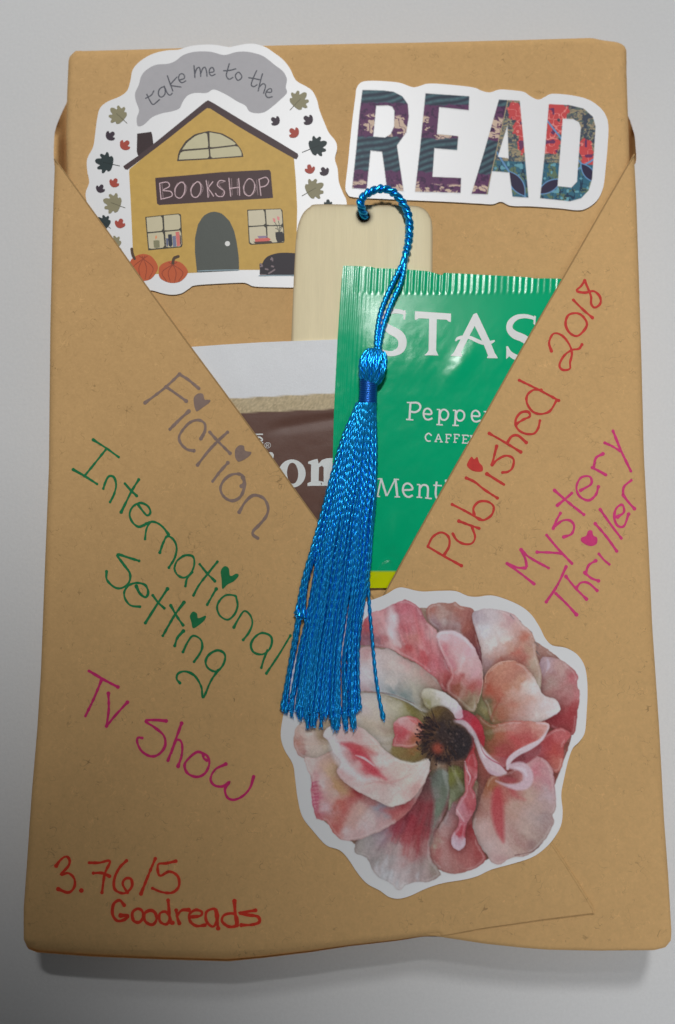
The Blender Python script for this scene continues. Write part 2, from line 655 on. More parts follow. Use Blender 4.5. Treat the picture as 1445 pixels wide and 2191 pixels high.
def wall(name, line, ztop, mat, parent, closed, inset=16.0, label=None):
    """paper side from the rounded rim down to the table"""
    L = np.asarray(line); rows = []
    c = L.mean(0)
    t = np.gradient(L, axis=0)
    if closed:
        t = np.roll(L, -1, 0) - np.roll(L, 1, 0)
    t /= np.linalg.norm(t, axis=1)[:, None] + 1e-9
    n = np.stack([-t[:, 1], t[:, 0]], -1)
    sgn = np.sign(np.sum(n * (c - L), 1).mean())
    n = n * sgn
    zt = ztop(L[:, 0], L[:, 1])
    top3 = W(L[:, 0], L[:, 1], zt)
    n3 = np.stack([n[:, 0], -n[:, 1], np.zeros(len(n))], -1)
    for k, f in enumerate(np.linspace(0, 1, 9)):
        p = top3.copy()
        p[:, 2] = zt * (1 - f) + 0.0006 * f
        bulge = 0.0009 * math.sin(math.pi * min(f * 1.3, 1)) - 0.0016 * f * f
        p -= n3 * bulge
        p[:, 2] = np.maximum(p[:, 2], 0.0004)
        rows.append(p)
    V = np.vstack(rows); m = len(L); F_ = []
    for k in range(8):
        for i in range(m if closed else m - 1):
            j = (i + 1) % m
            F_.append((k * m + i, k * m + j, (k + 1) * m + j, (k + 1) * m + i))
    return mk(name, V, F_, mat, parent, True, label)


sheet('inner_wrap', INNER, z_inner, M['kraft'], parcel, step=26, thick=0.0003,
      extra=offset_pts(INNER_D, (1.5, 4, 7, 10.5, 14), True), rimstep=9)
wall('inner_side', INNER_D, z_inner, M['kraft'], parcel, True)
wall('sleeve_side', SLEEVE_D, z_right, M['kraft'], parcel, False)

# back of the sleeve standing out beside the inner wrap
def z_lug(x0, x1):
    def f(px, py):
        k = np.clip((np.asarray(px, float) - x0) / (x1 - x0), 0, 1)
        k = np.clip((k - 0.22) / 0.78, 0, 1)
        return T - 0.0032 - 0.009 * k ** 0.8 - 0.003 * np.clip((300 - np.asarray(py, float)) / 90, 0, 1)
    return f


sheet('sleeve_back', catmull([(150, 214), (142, 222), (128, 252), (119, 277), (116, 300), (116, 346), (124, 380), (150, 400)], 4, True),
      z_lug(117, 148), M['kraft'], parcel, step=8, thick=0.0003)
sheet('sleeve_back', catmull([(1338, 244), (1346, 252), (1353, 272), (1358, 290), (1360, 310), (1360, 350), (1335, 360), (1332, 300)], 4, True),
      z_lug(1359, 1340), M['kraft'], parcel, step=8, thick=0.0003)

left_edge = [(118, 340), (245, 515), (323, 625), (400, 731), (475, 832), (560, 948), (640, 1060), (700, 1143), (800, 1281),
             (900, 1418), (1050, 1625), (1190, 1818), (1230, 1880), (1268, 1942), (1271, 1953)]
LEFT = np.vstack([left_edge, [(1160, 1967), (1036, 1985), (939, 2003)],
                  SLEEVE[::-1][[i for i in range(len(SLEEVE)) if i >= 18][0]:][:0].reshape(-1, 2),
                  SLEEVE[1:21][::-1]])
right_edge = [(1357, 330), (1290, 446), (1202, 600), (1112, 755), (1050, 866), (965, 1015), (895, 1140), (846, 1229),
              (822, 1272), (780, 1345)]
RIGHT = np.vstack([right_edge, [(760, 1600), (800, 1900), (850, 1985)], SLEEVE[21:][:-1]])
ext = offset_pts(resample(SLEEVE, 6), (1.5, 4, 7.5, 11.5, 16), False)
sheet('right_flap', RIGHT, z_right, M['kraft'], parcel, step=20, thick=0.00028, extra=ext, rimstep=6)
sheet('left_flap', LEFT, z_left, M['kraft'], parcel, step=20, thick=0.00028, extra=ext, rimstep=6)

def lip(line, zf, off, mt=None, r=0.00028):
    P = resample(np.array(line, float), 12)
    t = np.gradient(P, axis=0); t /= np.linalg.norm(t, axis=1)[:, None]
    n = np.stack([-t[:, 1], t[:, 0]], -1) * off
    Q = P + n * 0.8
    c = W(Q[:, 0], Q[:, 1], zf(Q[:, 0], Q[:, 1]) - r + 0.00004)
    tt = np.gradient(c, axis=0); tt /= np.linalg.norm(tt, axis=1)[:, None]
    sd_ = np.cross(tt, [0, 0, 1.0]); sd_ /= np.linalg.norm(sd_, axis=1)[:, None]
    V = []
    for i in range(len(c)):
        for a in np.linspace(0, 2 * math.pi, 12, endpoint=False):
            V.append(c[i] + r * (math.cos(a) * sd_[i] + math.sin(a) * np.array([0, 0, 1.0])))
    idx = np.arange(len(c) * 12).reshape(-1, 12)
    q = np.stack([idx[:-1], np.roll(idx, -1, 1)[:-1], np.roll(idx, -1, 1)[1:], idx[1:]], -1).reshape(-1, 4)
    mk('lip_or_edge_shade', np.array(V), q, mt or M['edge_shade'], parcel)


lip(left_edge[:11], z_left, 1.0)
lip(left_edge[10:], lambda x, y: z_left(x, y) + 0.00012, 1.0, M['kraft'], 0.0004)
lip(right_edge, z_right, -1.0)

# ------------------------------------------------------------------ handwriting on the flaps
MK = {'grey': (126, 108, 100), 'green': (30, 100, 62), 'magenta': (158, 38, 86), 'rose': (190, 58, 112), 'red': (184, 60, 56),
      'dull_red': (200, 58, 42)}


def marker(c, e):
    k = 'ink_' + c
    M[k] = material('%s_marker_ink' % c, alb(MK[c], e), 0.7, 0.1, mottle=0.30, mscale=420, bump=0.5, bscale=1100,
                    bdist=0.00014, fibres=True)
    return M[k]


def write(name, zk, strokes, w, mat, zf, label, hearts=(), dots=()):
    s = Strokes(zf)
    for st in strokes:
        closed = False
        if st[0] == 'o':
            closed = True; st = st[1:]
        s.line(Z(zk, st), w * 0.98, closed=closed, blob=0.42, wob=0.26)
    for h in hearts:
        P = resample(catmull(Z(zk, h), 4, True), 2.0, True)
        s.poly([tuple(p) for p in P])
    for d in dots:
        s.dot(Z(zk, [d[:2]])[0], d[2])
    return s.build(name, mat, parcel, label, 0.000045)


g = marker('grey', 0.72)
write('handwriting', 'F', [
    [(735, 85), (655, 160), (595, 207), (530, 255)], [(735, 85), (790, 120), (850, 170)], [(655, 160), (720, 205), (775, 245)],
    [(790, 305), (735, 355), (678, 412)],
    [(862, 468), (885, 425), (885, 380), (850, 358), (800, 370), (755, 415), (732, 460), (745, 500), (780, 532), (820, 540)],
    [(1020, 430), (960, 485), (900, 550), (842, 625)], [(915, 430), (965, 485), (1035, 555)],
    [(1022, 612), (975, 665), (932, 722)],
    ['o', (1095, 680), (1045, 682), (1000, 715), (978, 765), (1000, 815), (1050, 838), (1098, 812), (1122, 750), (1118, 705)],
    [(1112, 700), (1118, 730), (1104, 750)],
    [(1090, 905), (1122, 850), (1160, 812), (1195, 805), (1240, 828), (1262, 880), (1250, 930), (1210, 980), (1175, 1015), (1172, 1040), (1200, 1060)]],
    6.2, g, z_left, 'grey marker word Fiction slanting down along the left flap edge',
    hearts=[[(833, 303), (822, 270), (820, 225), (845, 200), (875, 203), (884, 235), (915, 237), (915, 252), (880, 278), (845, 303)],
            [(1085, 605), (1066, 580), (1066, 535), (1090, 508), (1118, 512), (1125, 540), (1162, 548), (1150, 572), (1115, 595)]])
g = marker('green', 0.62)
write('handwriting', 'F', [
    [(222, 475), (300, 525), (373, 578)], [(295, 535), (235, 610), (170, 690)], [(103, 652), (170, 690), (245, 738)],
    [(282, 765), (295, 725), (315, 692), (345, 698), (358, 745), (345, 800), (322, 845)],
    [(492, 712), (450, 780), (415, 850), (388, 905)], [(410, 735), (445, 775), (480, 808)],
    [(490, 862), (510, 890), (542, 925), (562, 905), (545, 868), (500, 850), (455, 875), (438, 920), (455, 965), (490, 992), (525, 982)],
    [(530, 1065), (537, 1010), (555, 968)], [(535, 975), (580, 962), (630, 988), (670, 1038)],
    [(618, 1145), (637, 1090), (662, 1048), (700, 1070), (718, 1120), (705, 1180), (672, 1235)],
    ['o', (815, 1170), (770, 1162), (725, 1190), (705, 1235), (720, 1275), (760, 1295), (800, 1270), (822, 1220)],
    [(812, 1262), (780, 1300), (770, 1345)],
    [(960, 1200), (900, 1275), (850, 1340), (818, 1400)], [(855, 1215), (900, 1270), (945, 1315)],
    [(953, 1362), (925, 1410), (900, 1455)],
    ['o', (1064, 1402), (1015, 1398), (978, 1425), (958, 1470), (975, 1520), (1020, 1545), (1060, 1515), (1080, 1465), (1074, 1420)],
    [(1058, 1590), (1085, 1540), (1120, 1493), (1155, 1518), (1168, 1565), (1148, 1620), (1114, 1664)]],
    4.8, g, z_left, 'green marker letters of the word International on the left flap',
    hearts=[[(990, 1362), (985, 1310), (980, 1255), (1003, 1226), (1028, 1240), (1037, 1285), (1072, 1270), (1088, 1282), (1060, 1315), (1022, 1335)]])
write('handwriting', 'H', [
    ['o', (1270, 510), (1225, 495), (1185, 520), (1165, 560), (1180, 600), (1225, 612), (1262, 590), (1280, 545)],
    [(1255, 590), (1235, 640), (1222, 685)], [(1380, 510), (1320, 610), (1250, 715)]],
    4.8, g, z_left, 'last two green marker letters of the word International beside the tassel')
write('handwriting', 'H', [
    [(555, 102), (500, 85), (437, 68), (470, 120), (505, 170), (500, 220), (460, 250), (420, 245), (380, 205), (378, 160)],
    [(540, 240), (560, 280), (590, 300), (605, 275), (590, 235), (545, 222), (500, 235), (475, 270), (480, 310), (510, 345), (560, 352)],
    [(710, 255), (650, 345), (590, 440)], [(630, 290), (660, 330), (693, 360)],
    [(800, 328), (745, 405), (685, 510)], [(728, 345), (765, 410), (795, 452)],
    [(797, 485), (765, 520), (750, 565)],
    [(795, 598), (820, 545), (850, 510), (890, 530), (900, 570), (885, 610), (855, 652)],
    ['o', (1015, 602), (980, 590), (935, 615), (918, 655), (935, 690), (975, 705), (1010, 675), (1025, 630)],
    [(985, 700), (945, 760), (905, 848), (895, 790), (860, 730), (810, 705), (770, 715), (760, 745), (778, 768)]],
    5.2, g, z_left, 'green marker word Setting on the left flap',
    hearts=[[(850, 470), (840, 435), (832, 402), (850, 378), (872, 390), (878, 415), (918, 400), (915, 422), (888, 448)]])
g = marker('magenta', 0.55)
write('handwriting', 'H', [
    [(282, 702), (360, 748), (440, 790)], [(352, 748), (310, 850), (263, 948)],
    [(388, 825), (390, 910), (378, 1003)], [(378, 1003), (430, 940), (492, 873)],
    [(703, 975), (650, 970), (590, 975), (640, 1010), (690, 1055), (697, 1110), (665, 1155), (620, 1168), (570, 1140), (545, 1090), (550, 1066), (572, 1068)],
    [(787, 988), (750, 1090), (713, 1190)], [(730, 1150), (760, 1080), (788, 1095), (788, 1160), (768, 1222)],
    ['o', (900, 1150), (870, 1145), (830, 1175), (803, 1215), (820, 1260), (870, 1280), (915, 1260), (938, 1210), (930, 1170)],
    [(905, 1155), (908, 1178), (925, 1190)],
    [(1028, 1210), (970, 1240), (945, 1290), (965, 1325), (1010, 1332), (1048, 1308), (1024, 1345), (1035, 1390), (1070, 1405), (1120, 1385), (1160, 1340), (1180, 1278)]],
    5.8, g, z_left, 'magenta marker words TV Show on the left flap')
g = marker('dull_red', 0.85)
write('handwriting', 'N', [
    [(62, 98), (90, 60), (125, 38), (148, 60), (140, 100), (92, 155), (140, 145), (178, 180), (178, 235), (140, 270), (75, 248)],
    [(275, 78), (340, 78), (408, 68), (375, 150), (357, 270)], [(302, 145), (360, 145), (405, 165)],
    [(515, 65), (470, 110), (437, 180), (440, 250), (500, 275), (548, 235), (545, 185), (510, 180), (490, 215), (520, 270)],
    [(700, 52), (655, 160), (608, 278)],
    [(832, 68), (770, 82), (718, 90), (728, 162), (790, 135), (845, 165), (852, 230), (810, 270), (745, 268), (682, 243)]],
    6.0, g, z_left, 'red marker score 3.76/5 near the bottom left corner', dots=[(224, 257, 5.2)])
write('handwriting', 'N', [
    [(500, 352), (470, 320), (432, 345), (425, 410), (455, 452), (500, 445), (525, 420), (478, 418)],
    ['o', (585, 375), (553, 400), (560, 450), (595, 462), (622, 430), (615, 388)],
    ['o', (670, 385), (632, 405), (635, 455), (680, 478), (708, 445), (700, 402)],
    ['o', (770, 395), (730, 405), (730, 455), (770, 475), (795, 440)], [(783, 320), (790, 400), (800, 462), (812, 465)],
    [(835, 385), (842, 430), (855, 468)], [(840, 420), (870, 385), (915, 382)],
    [(925, 428), (990, 420), (1000, 395), (960, 382), (920, 410), (925, 455), (965, 485), (1020, 480)],
    ['o', (1080, 375), (1030, 395), (1030, 455), (1070, 490), (1098, 455), (1100, 405)], [(1090, 385), (1098, 450), (1105, 500)],
    ['o', (1200, 405), (1145, 415), (1130, 455), (1175, 490), (1225, 480), (1225, 430)], [(1210, 325), (1215, 405), (1225, 480)],
    [(1345, 385), (1300, 392), (1240, 402), (1300, 415), (1360, 425), (1370, 460), (1320, 478), (1255, 480)]],
    6.6, g, z_left, 'lower red marker word under the score in the bottom left corner')
g = marker('red', 0.78)
write('handwriting', 'G', [
    [(92, 1508), (180, 1560), (275, 1612)], [(92, 1505), (118, 1455), (165, 1430), (205, 1455), (208, 1505), (180, 1555)],
    [(228, 1437), (250, 1472), (290, 1493), (332, 1490), (350, 1455), (335, 1405)], [(262, 1368), (320, 1390), (372, 1408)],
    [(225, 1277), (300, 1315), (375, 1358)], [(345, 1335), (342, 1295), (372, 1262), (420, 1262), (452, 1290), (440, 1335), (400, 1362), (375, 1358)],
    [(302, 1132), (350, 1155), (400, 1195), (472, 1242)], [(415, 1110), (460, 1138), (508, 1168)],
    [(468, 958), (455, 1010), (443, 1060)], [(443, 1060), (475, 1030), (520, 1010), (560, 1028), (555, 1075), (530, 1098), (500, 1102)],
    [(428, 888), (510, 935), (600, 990)], [(525, 942), (550, 905), (585, 900), (630, 938)],
    [(577, 835), (615, 812), (650, 795), (640, 770), (600, 775), (572, 815), (580, 860), (620, 888), (670, 890), (695, 860), (705, 818)],
    [(592, 597), (700, 650), (808, 708)], [(712, 650), (670, 650), (635, 680), (635, 725), (665, 768), (710, 782), (760, 765), (795, 710)]],
    5.2, g, z_right, 'red marker word Published climbing the right flap',
    hearts=[[(308, 1070), (308, 1050), (330, 1015), (345, 1030), (362, 1016), (372, 1045), (392, 1070), (390, 1095), (360, 1098), (330, 1090)]])
write('handwriting', 'G', [
    [(768, 438), (755, 390), (780, 342), (825, 352), (865, 400), (880, 450), (870, 500), (868, 535), (828, 540), (812, 512), (838, 462), (880, 432), (918, 425), (935, 402)],
    ['o', (905, 230), (860, 242), (845, 290), (868, 338), (910, 355), (950, 320), (962, 285), (940, 248)],
    [(888, 158), (940, 210), (992, 255)],
    [(950, 52), (930, 82), (905, 108), (950, 118), (1000, 110), (1033, 140), (1035, 178), (1005, 200), (985, 178), (985, 140), (968, 95), (950, 52)]],
    5.2, g, z_right, 'red marker year 2018 at the top of the right flap')
g = marker('rose', 0.74)
write('handwriting', 'G', [
    [(525, 1600), (600, 1655), (673, 1712)], [(530, 1603), (580, 1622), (625, 1625)], [(632, 1615), (625, 1575), (602, 1525)],
    [(602, 1525), (650, 1568), (752, 1625)],
    [(742, 1445), (800, 1515), (880, 1600)], [(690, 1538), (760, 1540), (822, 1545)],
    [(817, 1325), (795, 1365), (778, 1408)], [(790, 1392), (830, 1365), (870, 1365), (892, 1395), (878, 1438), (835, 1455)],
    [(785, 1200), (860, 1265), (945, 1332)], [(880, 1215), (840, 1250), (800, 1282)],
    [(928, 1200), (985, 1165), (978, 1125), (930, 1130), (905, 1180), (920, 1230), (970, 1255), (1010, 1225), (1025, 1180)],
    [(990, 1075), (1030, 1095), (1065, 1115)], [(1000, 1070), (1012, 1022), (1050, 1000)],
    [(1105, 875), (1150, 985), (1203, 1095)], [(1060, 940), (1100, 958), (1145, 985)]],
    5.4, g, z_right, 'pink marker word Mystery on the right flap')
write('handwriting', 'G', [
    [(848, 1618), (800, 1720), (740, 1810)], [(793, 1765), (850, 1820), (905, 1880)],
    [(848, 1672), (900, 1735), (960, 1795)], [(905, 1732), (930, 1705), (970, 1707), (1018, 1748)],
    [(950, 1650), (985, 1680), (1025, 1695)], [(955, 1655), (972, 1610), (1010, 1585)],
    [(1028, 1548), (1055, 1580), (1085, 1605)],
    [(1008, 1382), (1070, 1455), (1125, 1532)], [(1035, 1305), (1095, 1390), (1150, 1462)],
    [(1130, 1345), (1165, 1318), (1155, 1278), (1122, 1300), (1112, 1350), (1130, 1393), (1165, 1395), (1190, 1330)],
    [(1160, 1225), (1190, 1265), (1222, 1300)], [(1160, 1225), (1165, 1180), (1205, 1145)]],
    5.4, g, z_right, 'pink marker word Thriller below Mystery on the right flap',
    hearts=[[(930, 1478), (932, 1458), (958, 1448), (968, 1422), (990, 1420), (998, 1448), (1018, 1458), (1017, 1490), (990, 1505), (958, 1498)]])

# ------------------------------------------------------------------ bookshop sticker
def sticker_base(px, py, zz):
    return tuple(W(np.array([px]), np.array([py]), zz)[0])


bs = thing('bookshop_sticker', 'die-cut white sticker of a yellow bookshop house under a grey smoke cloud', 'sticker',
           sticker_base(450, 370, T))
out = Z('A', [(655, 62), (720, 62), (790, 73), (830, 68), (880, 58), (930, 58), (985, 75), (1030, 105), (1075, 140),
              (1110, 185), (1140, 245), (1190, 275), (1225, 300), (1250, 350), (1262, 400), (1290, 470), (1310, 515),
              (1345, 560), (1352, 600), (1341, 650), (1355, 700), (1362, 770), (1385, 830), (1402, 875), (1404, 1000),
              (1395, 1180), (1350, 1290), (1250, 1312), (1125, 1313), (1060, 1312), (930, 1308), (890, 1293), (860, 1288),
              (740, 1293), (620, 1302), (590, 1318), (550, 1343), (500, 1350), (450, 1342), (400, 1328), (330, 1322),
              (240, 1270), (150, 1180), (100, 1060), (78, 930), (60, 860), (58, 820), (75, 770), (65, 710), (65, 650),
              (95, 590), (105, 530), (115, 450), (130, 390), (170, 355), (230, 330), (270, 300), (287, 250), (300, 190),
              (340, 145), (400, 110), (470, 92), (530, 88), (560, 80), (600, 68)])


def zconst(z, drop=True):
    def f(px, py):
        px = np.asarray(px, float); py = np.asarray(py, float)
        d = np.clip(1 - dist_poly(px, py, INNER_D) / 24.0, 0, 1)
        d = np.where(inside(px, py, INNER_D), d, 1.0)
        return z - (0.0030 * (1 - np.sqrt(np.clip(1 - d * d, 0, 1))) if drop else 0)
    return f


sheet('sticker_backing', catmull(out, 4, True), zconst(Z_STK, False), M['vinyl'], bs, step=16, thick=0.00034, rimstep=3.0)


LZ = [0]


def pr(name, zk, pts, col, parent, n=4, closed_smooth=True, holes=(), e=0.80, label=None, mottle=0.08):
    """one printed shape on a sticker"""
    LZ[0] += 1
    P = resample(catmull(Z(zk, pts), n, True), 3, True) if closed_smooth else resample(Z(zk, pts), 8, True)
    loops = [[tuple(p) for p in P]] + [[tuple(q) for q in Z(zk, h)] for h in holes]
    key = '_'.join(str(int(c)) for c in col)
    return ink_poly(name, loops, Z_STK + 0.00002 + 4e-7 * LZ[0], flat('ink_' + key, col, e, mottle), parent, label)


def prl(name, zk, lines, w, col, parent, e=0.80, mottle=0.1, caps=True, label=None, blob=0.0):
    LZ[0] += 1
    s = Strokes(lambda x, y: np.full(np.shape(x), Z_STK + 0.00002 + 4e-7 * LZ[0]))
    for l in lines:
        cl = False
        if l[0] == 'o':
            cl = True; l = l[1:]
        s.line(Z(zk, l), w, closed=cl, caps=caps, blob=blob, wob=0.1)
    key = '_'.join(str(int(c)) for c in col)
    LZ[0] += 4
    return s.build(name, flat('ink_' + key, col, e, mottle), parent, label)


EB = 0.66
cloud = pr('smoke_cloud', 'A', [(325, 480), (320, 440), (332, 400), (315, 350), (312, 310), (330, 270), (345, 220), (375, 188),
      (420, 165), (480, 160), (520, 145), (560, 115), (620, 98), (700, 98), (770, 115), (830, 100), (890, 98), (960, 115),
      (1000, 140), (1030, 165), (1075, 200), (1094, 240), (1088, 280), (1094, 310), (1060, 345), (1020, 380), (980, 408),
      (940, 415), (900, 405), (880, 375), (840, 355), (800, 330), (760, 308), (715, 292), (680, 310), (620, 310), (580, 325),
      (555, 360), (540, 390), (500, 405), (450, 415), (400, 435), (355, 475)], (152, 151, 155), bs, e=EB)
prl('cloud_lettering', 'A', [
    [(372, 318), (388, 350), (403, 370), (420, 360), (437, 345)], [(366, 338), (395, 322), (408, 300)],
    ['o', (462, 280), (438, 290), (432, 318), (447, 332), (466, 315)], [(462, 275), (478, 312), (492, 322), (503, 312)],
    [(478, 222), (492, 262), (506, 300)], [(528, 228), (508, 250), (494, 270), (520, 276), (548, 280)],
    [(538, 245), (566, 234), (560, 213), (542, 215), (536, 238), (552, 258), (573, 248)],
    [(615, 170), (618, 200), (620, 230)], [(619, 215), (628, 188), (642, 178), (648, 200), (650, 225)],
    [(650, 210), (660, 185), (672, 178), (680, 200), (682, 224)],
    [(697, 205), (718, 200), (712, 180), (697, 186), (694, 208), (706, 222), (724, 214)],
    [(797, 160), (788, 192), (782, 222), (796, 240), (816, 230)], [(768, 196), (800, 194), (830, 186)],
    ['o', (845, 203), (828, 222), (842, 246), (862, 228)],
    [(938, 195), (920, 235), (910, 268), (924, 278), (940, 268)], [(898, 232), (925, 236), (952, 242)],
    [(968, 212), (956, 255), (946, 300)], [(953, 278), (972, 262), (984, 275), (974, 312)],
    [(990, 306), (1014, 306), (1012, 288), (994, 295), (984, 318), (996, 334), (1018, 330)]],
    2.7, (72, 74, 82), bs, e=EB)
wallp = pr('house_wall', 'A', [(688, 380), (760, 425), (1130, 640), (1140, 760), (1147, 900), (1143, 1100), (1140, 1222), (848, 1222), (600, 1238),
      (480, 1242), (330, 1245), (302, 1170), (295, 1000), (288, 850), (280, 705), (420, 590), (560, 480)], (176, 144, 76), bs, n=2, closed_smooth=False, e=EB, mottle=0.2)
pr('chimney', 'A', [(322, 520), (398, 510), (407, 580), (330, 640), (320, 620)], (52, 40, 42), bs, closed_smooth=False, e=EB)
pr('house_roof', 'A', [(250, 688), (330, 632), (420, 562), (560, 448), (685, 346), (720, 365), (880, 462), (1040, 556), (1158, 628), (1142, 655),
      (1000, 575), (850, 487), (688, 384), (600, 452), (480, 548), (370, 632), (265, 712)], (66, 52, 54), bs, closed_smooth=False, e=EB)
aw = pr('arched_window', 'A', [(528, 662), (535, 615), (570, 560), (620, 522), (690, 506), (760, 518), (820, 552), (858, 600), (873, 640), (700, 652)],
        (62, 55, 50), bs, closed_smooth=False, e=EB)
for P_ in ([(537, 654), (541, 628), (550, 612), (690, 600), (694, 646)], [(554, 602), (580, 565), (625, 530), (682, 513), (690, 592)],
           [(695, 513), (755, 524), (812, 556), (836, 576), (697, 592)], [(698, 600), (840, 583), (855, 606), (865, 634), (702, 646)]):
    pr('pane', 'A', P_, (176, 170, 140), aw, closed_smooth=False, e=EB)
sgn_ = pr('shop_sign', 'A', [(415, 748), (540, 738), (760, 718), (1010, 706), (1016, 780), (1023, 852), (700, 872), (425, 889), (420, 820)], (66, 50, 52), bs,
          closed_smooth=False, e=EB)
SL = (190, 165, 170)
for L_ in ([[(438, 775), (445, 855)], [(440, 775), (478, 770), (488, 792), (455, 812), (495, 818), (500, 842), (445, 858)]],
           [['o', (548, 770), (520, 800), (520, 840), (545, 852), (565, 825), (568, 785)]],
           [['o', (632, 768), (602, 800), (604, 838), (628, 848), (648, 822), (650, 785)]],
           [[(678, 762), (684, 800), (688, 848)], [(712, 768), (690, 800), (702, 820), (716, 842)]],
           [[(775, 765), (748, 762), (735, 785), (752, 802), (772, 818), (764, 842), (738, 842), (726, 828)]],
           [[(795, 750), (799, 795), (804, 842)], [(845, 752), (849, 795), (850, 838)], [(798, 802), (850, 796)]],
           [['o', (898, 752), (874, 785), (876, 828), (905, 840), (926, 808), (924, 770)]],
           [[(950, 755), (955, 795), (960, 838)], [(950, 756), (985, 745), (1000, 765), (985, 788), (955, 796)]]):
    prl('sign_letter', 'A', L_, 2.0, SL, sgn_, e=EB)
LZ[0] += 3
prl('sign_sketch_line', 'A', [[(450, 778), (456, 850)], [(530, 775), (514, 810), (524, 846)], [(612, 775), (596, 812), (612, 844)], [(560, 768), (578, 800), (565, 838)],
      [(644, 768), (662, 800), (648, 838)], [(690, 765), (694, 842)], [(768, 770), (742, 780), (768, 812), (758, 836)], [(808, 752), (812, 838)],
      [(886, 762), (868, 800), (890, 838)], [(916, 755), (936, 800), (918, 834)], [(938, 758), (944, 836)], [(838, 754), (840, 836)]], 1.0, (150, 128, 132), sgn_, e=EB)
lw = pr('shop_window', 'R', [(112, 232), (388, 203), (402, 465), (135, 490)], (60, 58, 52), bs, closed_smooth=False, e=EB)
for P_ in ([(122, 238), (242, 224), (250, 338), (130, 350)], [(256, 222), (380, 211), (386, 326), (262, 338)],
           [(132, 360), (252, 348), (262, 468), (142, 480)], [(266, 347), (388, 336), (395, 458), (274, 468)]):
    pr('pane', 'R', P_, (180, 172, 145), lw, closed_smooth=False, e=EB)
for P_, c_ in (([(175, 415), (222, 408), (225, 470), (180, 475)], (120, 118, 92)), ([(272, 395), (290, 392), (290, 466), (276, 467)], (85, 90, 115)),
               ([(288, 368), (318, 364), (325, 463), (294, 466)], (42, 48, 62)), ([(322, 380), (348, 376), (354, 461), (328, 463)], (105, 110, 135)),
               ([(346, 348), (376, 345), (382, 458), (358, 461)], (190, 105, 100)), ([(378, 362), (386, 361), (392, 458), (383, 459)], (60, 45, 55)),
               ([(188, 385), (197, 368), (206, 385), (200, 408), (191, 406)], (205, 130, 90))):
    pr('window_item', 'R', P_, c_, lw, closed_smooth=False, e=EB)
rw = pr('shop_window', 'R', [(900, 176), (1172, 166), (1192, 430), (914, 448)], (60, 58, 52), bs, closed_smooth=False, e=EB)
for P_ in ([(908, 184), (1032, 176), (1042, 294), (912, 302)], [(1044, 176), (1166, 172), (1174, 294), (1052, 296)],
           [(914, 312), (1043, 302), (1052, 432), (922, 440)], [(1055, 304), (1176, 302), (1184, 424), (1060, 432)]):
    pr('pane', 'R', P_, (186, 178, 155), rw, closed_smooth=False, e=EB)
for P_, c_ in (([(948, 424), (1096, 416), (1098, 432), (950, 438)], (75, 60, 55)), ([(958, 400), (1080, 392), (1086, 416), (960, 424)], (190, 95, 88)),
               ([(978, 380), (1060, 376), (1062, 392), (980, 398)], (130, 115, 140)),
               ([(1118, 350), (1175, 345), (1188, 380), (1180, 425), (1135, 430), (1120, 395)], (52, 50, 52)),
               ([(1098, 240), (1115, 235), (1120, 275), (1103, 275)], (205, 125, 125)), ([(1130, 225), (1152, 228), (1150, 262), (1134, 262)], (205, 130, 130))):
    pr('window_item', 'R', P_, c_, rw, closed_smooth=False, e=EB)
prl('plant_stem', 'R', [[(1145, 350), (1135, 310), (1112, 272)], [(1150, 350), (1150, 300), (1142, 262)], [(1152, 345), (1165, 315), (1172, 290)],
      [(1142, 330), (1120, 320)], [(1152, 320), (1165, 300)], [(1135, 300), (1108, 295)]], 1.3, (60, 62, 58), rw, e=EB)
door = pr('shop_door', 'R', [(512, 660), (505, 590), (496, 500), (497, 390), (520, 290), (560, 225), (610, 195), (660, 190), (710, 208), (765, 265),
      (800, 340), (820, 430), (835, 540), (838, 630), (839, 646), (700, 652), (520, 661)], (76, 80, 76), bs, closed_smooth=False, e=EB)
LZ[0] += 2
pr('door_knob', 'R', [(748 + 20 * math.cos(a), 438 + 20 * math.sin(a)) for a in np.linspace(0, 6.28, 12, endpoint=False)], (205, 205, 200), door, n=2, e=EB)
for (cx, cy, rx, ry, st) in ((97, 622, 110, 104, [(8, 480), (14, 520), (30, 555)]), (325, 656, 113, 86, [(368, 537), (335, 552), (325, 595)])):
    pk = pr('pumpkin', 'R', [(cx + rx * math.cos(a) * (1 + 0.04 * math.cos(5 * a)), cy + ry * math.sin(a)) for a in np.linspace(0, 6.28, 18, endpoint=False)],
            (172, 84, 52), bs, e=EB)
    prl('pumpkin_rib', 'R', [[(cx - f * rx * 0.3, cy - ry * 0.85), (cx + f * rx * 0.75, cy), (cx + f * rx * 0.45, cy + ry * 0.85)] for f in (-0.95, -0.4, 0.3, 0.9)],
        1.6, (132, 60, 42), pk, e=EB)
    prl('pumpkin_stem', 'R', [st], 6, (74, 58, 46), pk, e=EB)
cat = pr('black_cat', 'R', [(1000, 680), (998, 640), (995, 600), (1002, 588), (1018, 592), (1030, 565), (1062, 535), (1120, 515), (1190, 508), (1300, 518),
      (1340, 560), (1330, 680), (1200, 684), (1100, 680), (1040, 690)], (46, 42, 48), bs, e=EB)
prl('cat_face', 'R', [[(1005, 596), (1018, 610), (1004, 615)], [(1085, 560), (1092, 545), (1097, 570)], [(1042, 634), (1060, 638)], [(1090, 612), (1102, 616)],
      [(1068, 668), (1090, 655), (1112, 640)], [(1004, 680), (1045, 682)]], 3.4, (118, 104, 108), cat, e=EB)

